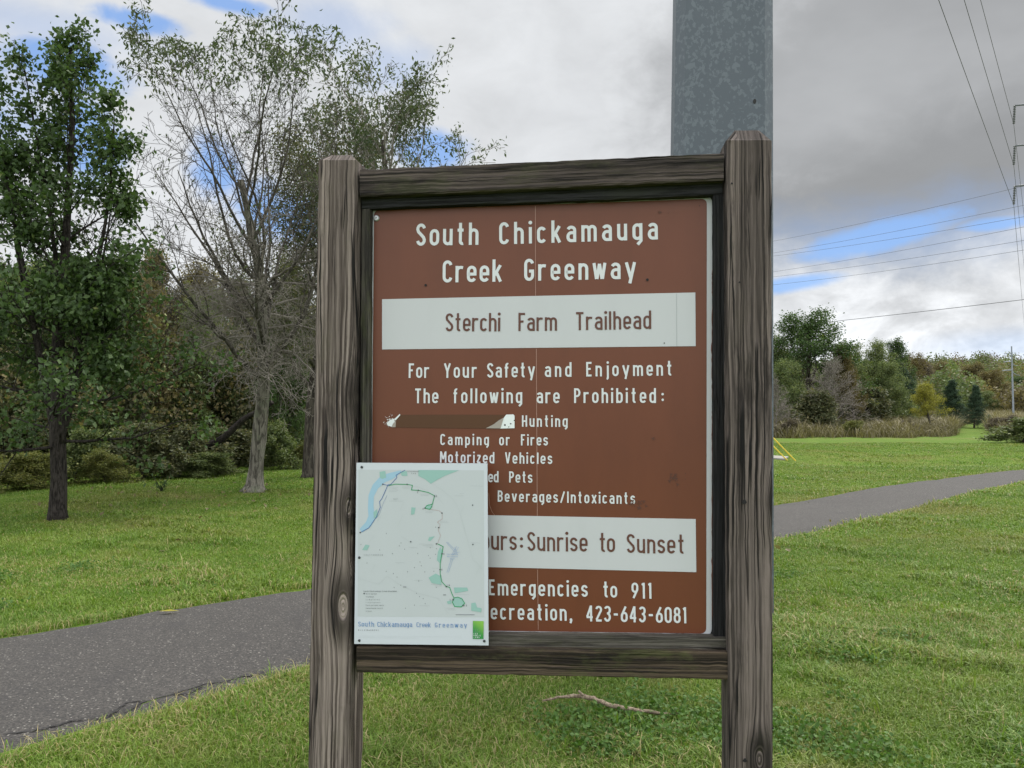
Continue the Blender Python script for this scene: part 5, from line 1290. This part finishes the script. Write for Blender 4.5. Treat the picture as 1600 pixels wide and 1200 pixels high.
# the big pole behind the board
BPY = 6.6; bpx = at(1123.0, 120, BPY); TILT = rad(1.05); pole = empty('steel_pole', (bpx.x - math.tan(TILT) * 4.4, BPY, 0), 'thick galvanised steel pole rising right behind the sign board', 'utility pole')
pole.rotation_euler = (0, TILT, rad(-9.0))
W0 = 163 / FPX * BPY; hb = 26.0; PB = W0 * .935; PT = W0 * .62
sh = shaft(pole, hb, PB, PT, GALV, chamfer=.19)
mbx = MB(); hp = at(1178.5, 160, BPY - W0 * .47)
HOLE, t, b = material('hole_black'); b.inputs['Base Color'].default_value = (.01, .01, .01, 1)
a_ = np.arange(14) * 2 * math.pi / 14; inv = pole.rotation_euler.to_matrix().inverted()
hl = inv @ (hp - pole.location); rface = -(PB + (PT - PB) * hl.z / hb) / 2
mbx.poly([(hl.x + .013 * math.cos(q), rface - .004, hl.z + .020 * math.sin(q)) for q in a_]); mbx.build('bolt_hole', HOLE, pole)
P2Y = 48.0
tips2 = [at(1585.5, y_, P2Y) for y_ in (165, 228, 291)]; bots2 = [at(1584, y_, P2Y) for y_ in (194, 258, 320)]
att1 = [Vector((-.45, BPY, 25.2)), Vector((-.55, BPY, 22.6)), Vector((-1.05, BPY, 20.0))]
# the pole beside the right edge
c2 = at(1640, 200, P2Y); p2 = empty('steel_pole', (c2.x, P2Y, float(H(c2.x, P2Y))), 'steel pole whose arms and hanging insulators reach in at the right edge', 'utility pole')
shaft(p2, tips2[0].z + 2.5, .75, .35, FARSTEEL, k=12)
for tpt, bt in zip(tips2, bots2):
    a2 = tpt - p2.location; b2 = bt - p2.location
    ar = arm(p2, (-.1, 0, a2.z + .02), tuple(a2), .09, .05, ARM); insulator(ar, tuple(a2), tuple(b2), .085, 11)
# its arms on the big pole, out of frame above
for q in att1:
    a2 = inv @ (q - pole.location); arm(pole, (0, 0, a2.z + .3), tuple(a2 + Vector((0, 0, .9))), .10, .06, GALV)
# far pole
P3Y = 112.0; z3 = float(H((1580 - 800) / FPX * P3Y, P3Y)); top3 = at(1580.5, 541, P3Y)
p3 = empty('steel_pole', (top3.x, P3Y, z3), 'slim pale steel pole with side arms standing far off above the meadow', 'utility pole')
h3 = top3.z - z3; shaft(p3, h3, .28, .18, FARSTEEL, k=10)
arms3 = []
for yy, xl, xr, yr in ((552, 1569, 1587, 555), (565, 1568, 1590, 571), (578.5, 1566, 1594, 586)):
    pl = at(xl, yy + 1, P3Y) - p3.location; pm = at(1580.5, yy, P3Y) - p3.location; pr = at(xr, yr, P3Y) - p3.location
    arm(p3, tuple(pm), tuple(pl), .08, .06, FARSTEEL)
    mb = MB(); P = [tuple(pm.lerp(pr, f) + Vector((0, 0, -.28 * math.sin(f * math.pi)))) for f in np.linspace(0, 1, 8)]; mb.tube(P, np.linspace(.05, .04, 8), 6); mb.build('jumper', FARSTEEL, p3)
def wire(label, pts, r, sag=0.0, group=None):
    mb = MB(); out = []
    for a, b in zip(pts[:-1], pts[1:]):
        n = 40; L_ = (b - a).length
        for k in range(n + (1 if b is pts[-1] else 0)):
            f = k / n; out.append(tuple(a.lerp(b, f) - Vector((0, 0, sag * L_ * 4 * f * (1 - f)))))
    mb.tube(out, r, 5); o = mb.build('power_wire', WIRE, smooth=True); return tag(o, label, 'wire', group)
ends = [at(1622, 520, 210), at(1614, 540, 210), at(1606, 565, 210)]
for lb, a, m_, e_ in zip(('uppermost conductor dropping to the top arm at the right edge', 'middle conductor dropping to the middle arm at the right edge', 'lowest conductor dropping to the bottom arm at the right edge'), att1, bots2, ends):
    wire(lb, [a, m_, e_], .013 if 1 else 0, .004, 'conductors on the steel poles')
cross = [(370, 288, 'highest wire crossing the sky right of the post'), (388.5, 318, 'second highest crossing wire, over the blue gap'), (393.5, 336, 'third crossing wire, diverging from the one above'),
         (418, 352, 'fourth crossing wire, along the blue gap'), (426, 373, 'fifth crossing wire, just under the blue gap'), (438.5, 388, 'sixth crossing wire, the lowest of the upper set')]
for y0, y1, lb in cross:
    s_ = (y1 - y0) / 388
    a = at(1150, y0 - 62 * s_ + 4, 130); b = at(1680, y1 + 80 * s_, 66); wire(lb, [a, b], .018, .006, 'wires crossing the right sky')
wire('single low wire coming out of the tree tops at the right', [at(1290, 503.5, 84), at(1690, 457, 60)], .026, .002)

# ------------------------------------------------------------------ guyed pole: only its yellow guy guards show
gb = ground(1245, 711); up_ = Vector((gb.x - 3.2, gb.y + 2, float(H(gb.x, gb.y)))); gx_ = empty('guyed_pole', up_, 'pair of slanting yellow guy wire guards on the lawn beside the right post', 'guy wires')
hgt = 9.6; ax = at(905, 372, gb.y + 1.0)
up_.x, up_.y = ax.x, ax.y; gx_.location = (ax.x, ax.y, float(H(ax.x, ax.y)))
shaft(gx_, ax.z + .8, .34, .22, B_WOOD, k=10)
YEL, t, b = material('guard_yellow'); b.inputs['Base Color'].default_value = (.62, .46, .03, 1); b.inputs['Roughness'].default_value = .45
for dx, dz, ln in ((0, 0, 2.05), (-.32, .0, 1.75)):
    a = gb + Vector((dx, 0, -.05)) - gx_.location; b_ = ax + Vector((0, 0, dz - dx * -1.2)) - gx_.location; d = (b_ - a).normalized()
    mb = MB(); mb.tube([tuple(a), tuple(a + d * (b_ - a).length)], .012, 5); gw = mb.build('guy_wire', WIRE, gx_)
    mb = MB(); mb.tube([tuple(a + d * f) for f in np.linspace(0, ln, 5)], .026, 8); mb.build('guy_guard', YEL, gw)
CONC, t, b = material('concrete'); b.inputs['Base Color'].default_value = (.20, .19, .17, 1)
q = [ground(1150, 712.5), ground(1226, 711.5), ground(1232, 709.5), ground(1150, 710)]
mb = MB(); top_ = [(p.x, p.y, p.z + .06) for p in q]; bot_ = [(p.x, p.y, p.z - .05) for p in q]
mb.add(top_ + bot_, [(0, 1, 2, 3), (4, 5, 1, 0), (5, 6, 2, 1), (6, 7, 3, 2), (7, 4, 0, 3)]); o = mb.build('concrete_slab', CONC); tag(o, kind='structure')
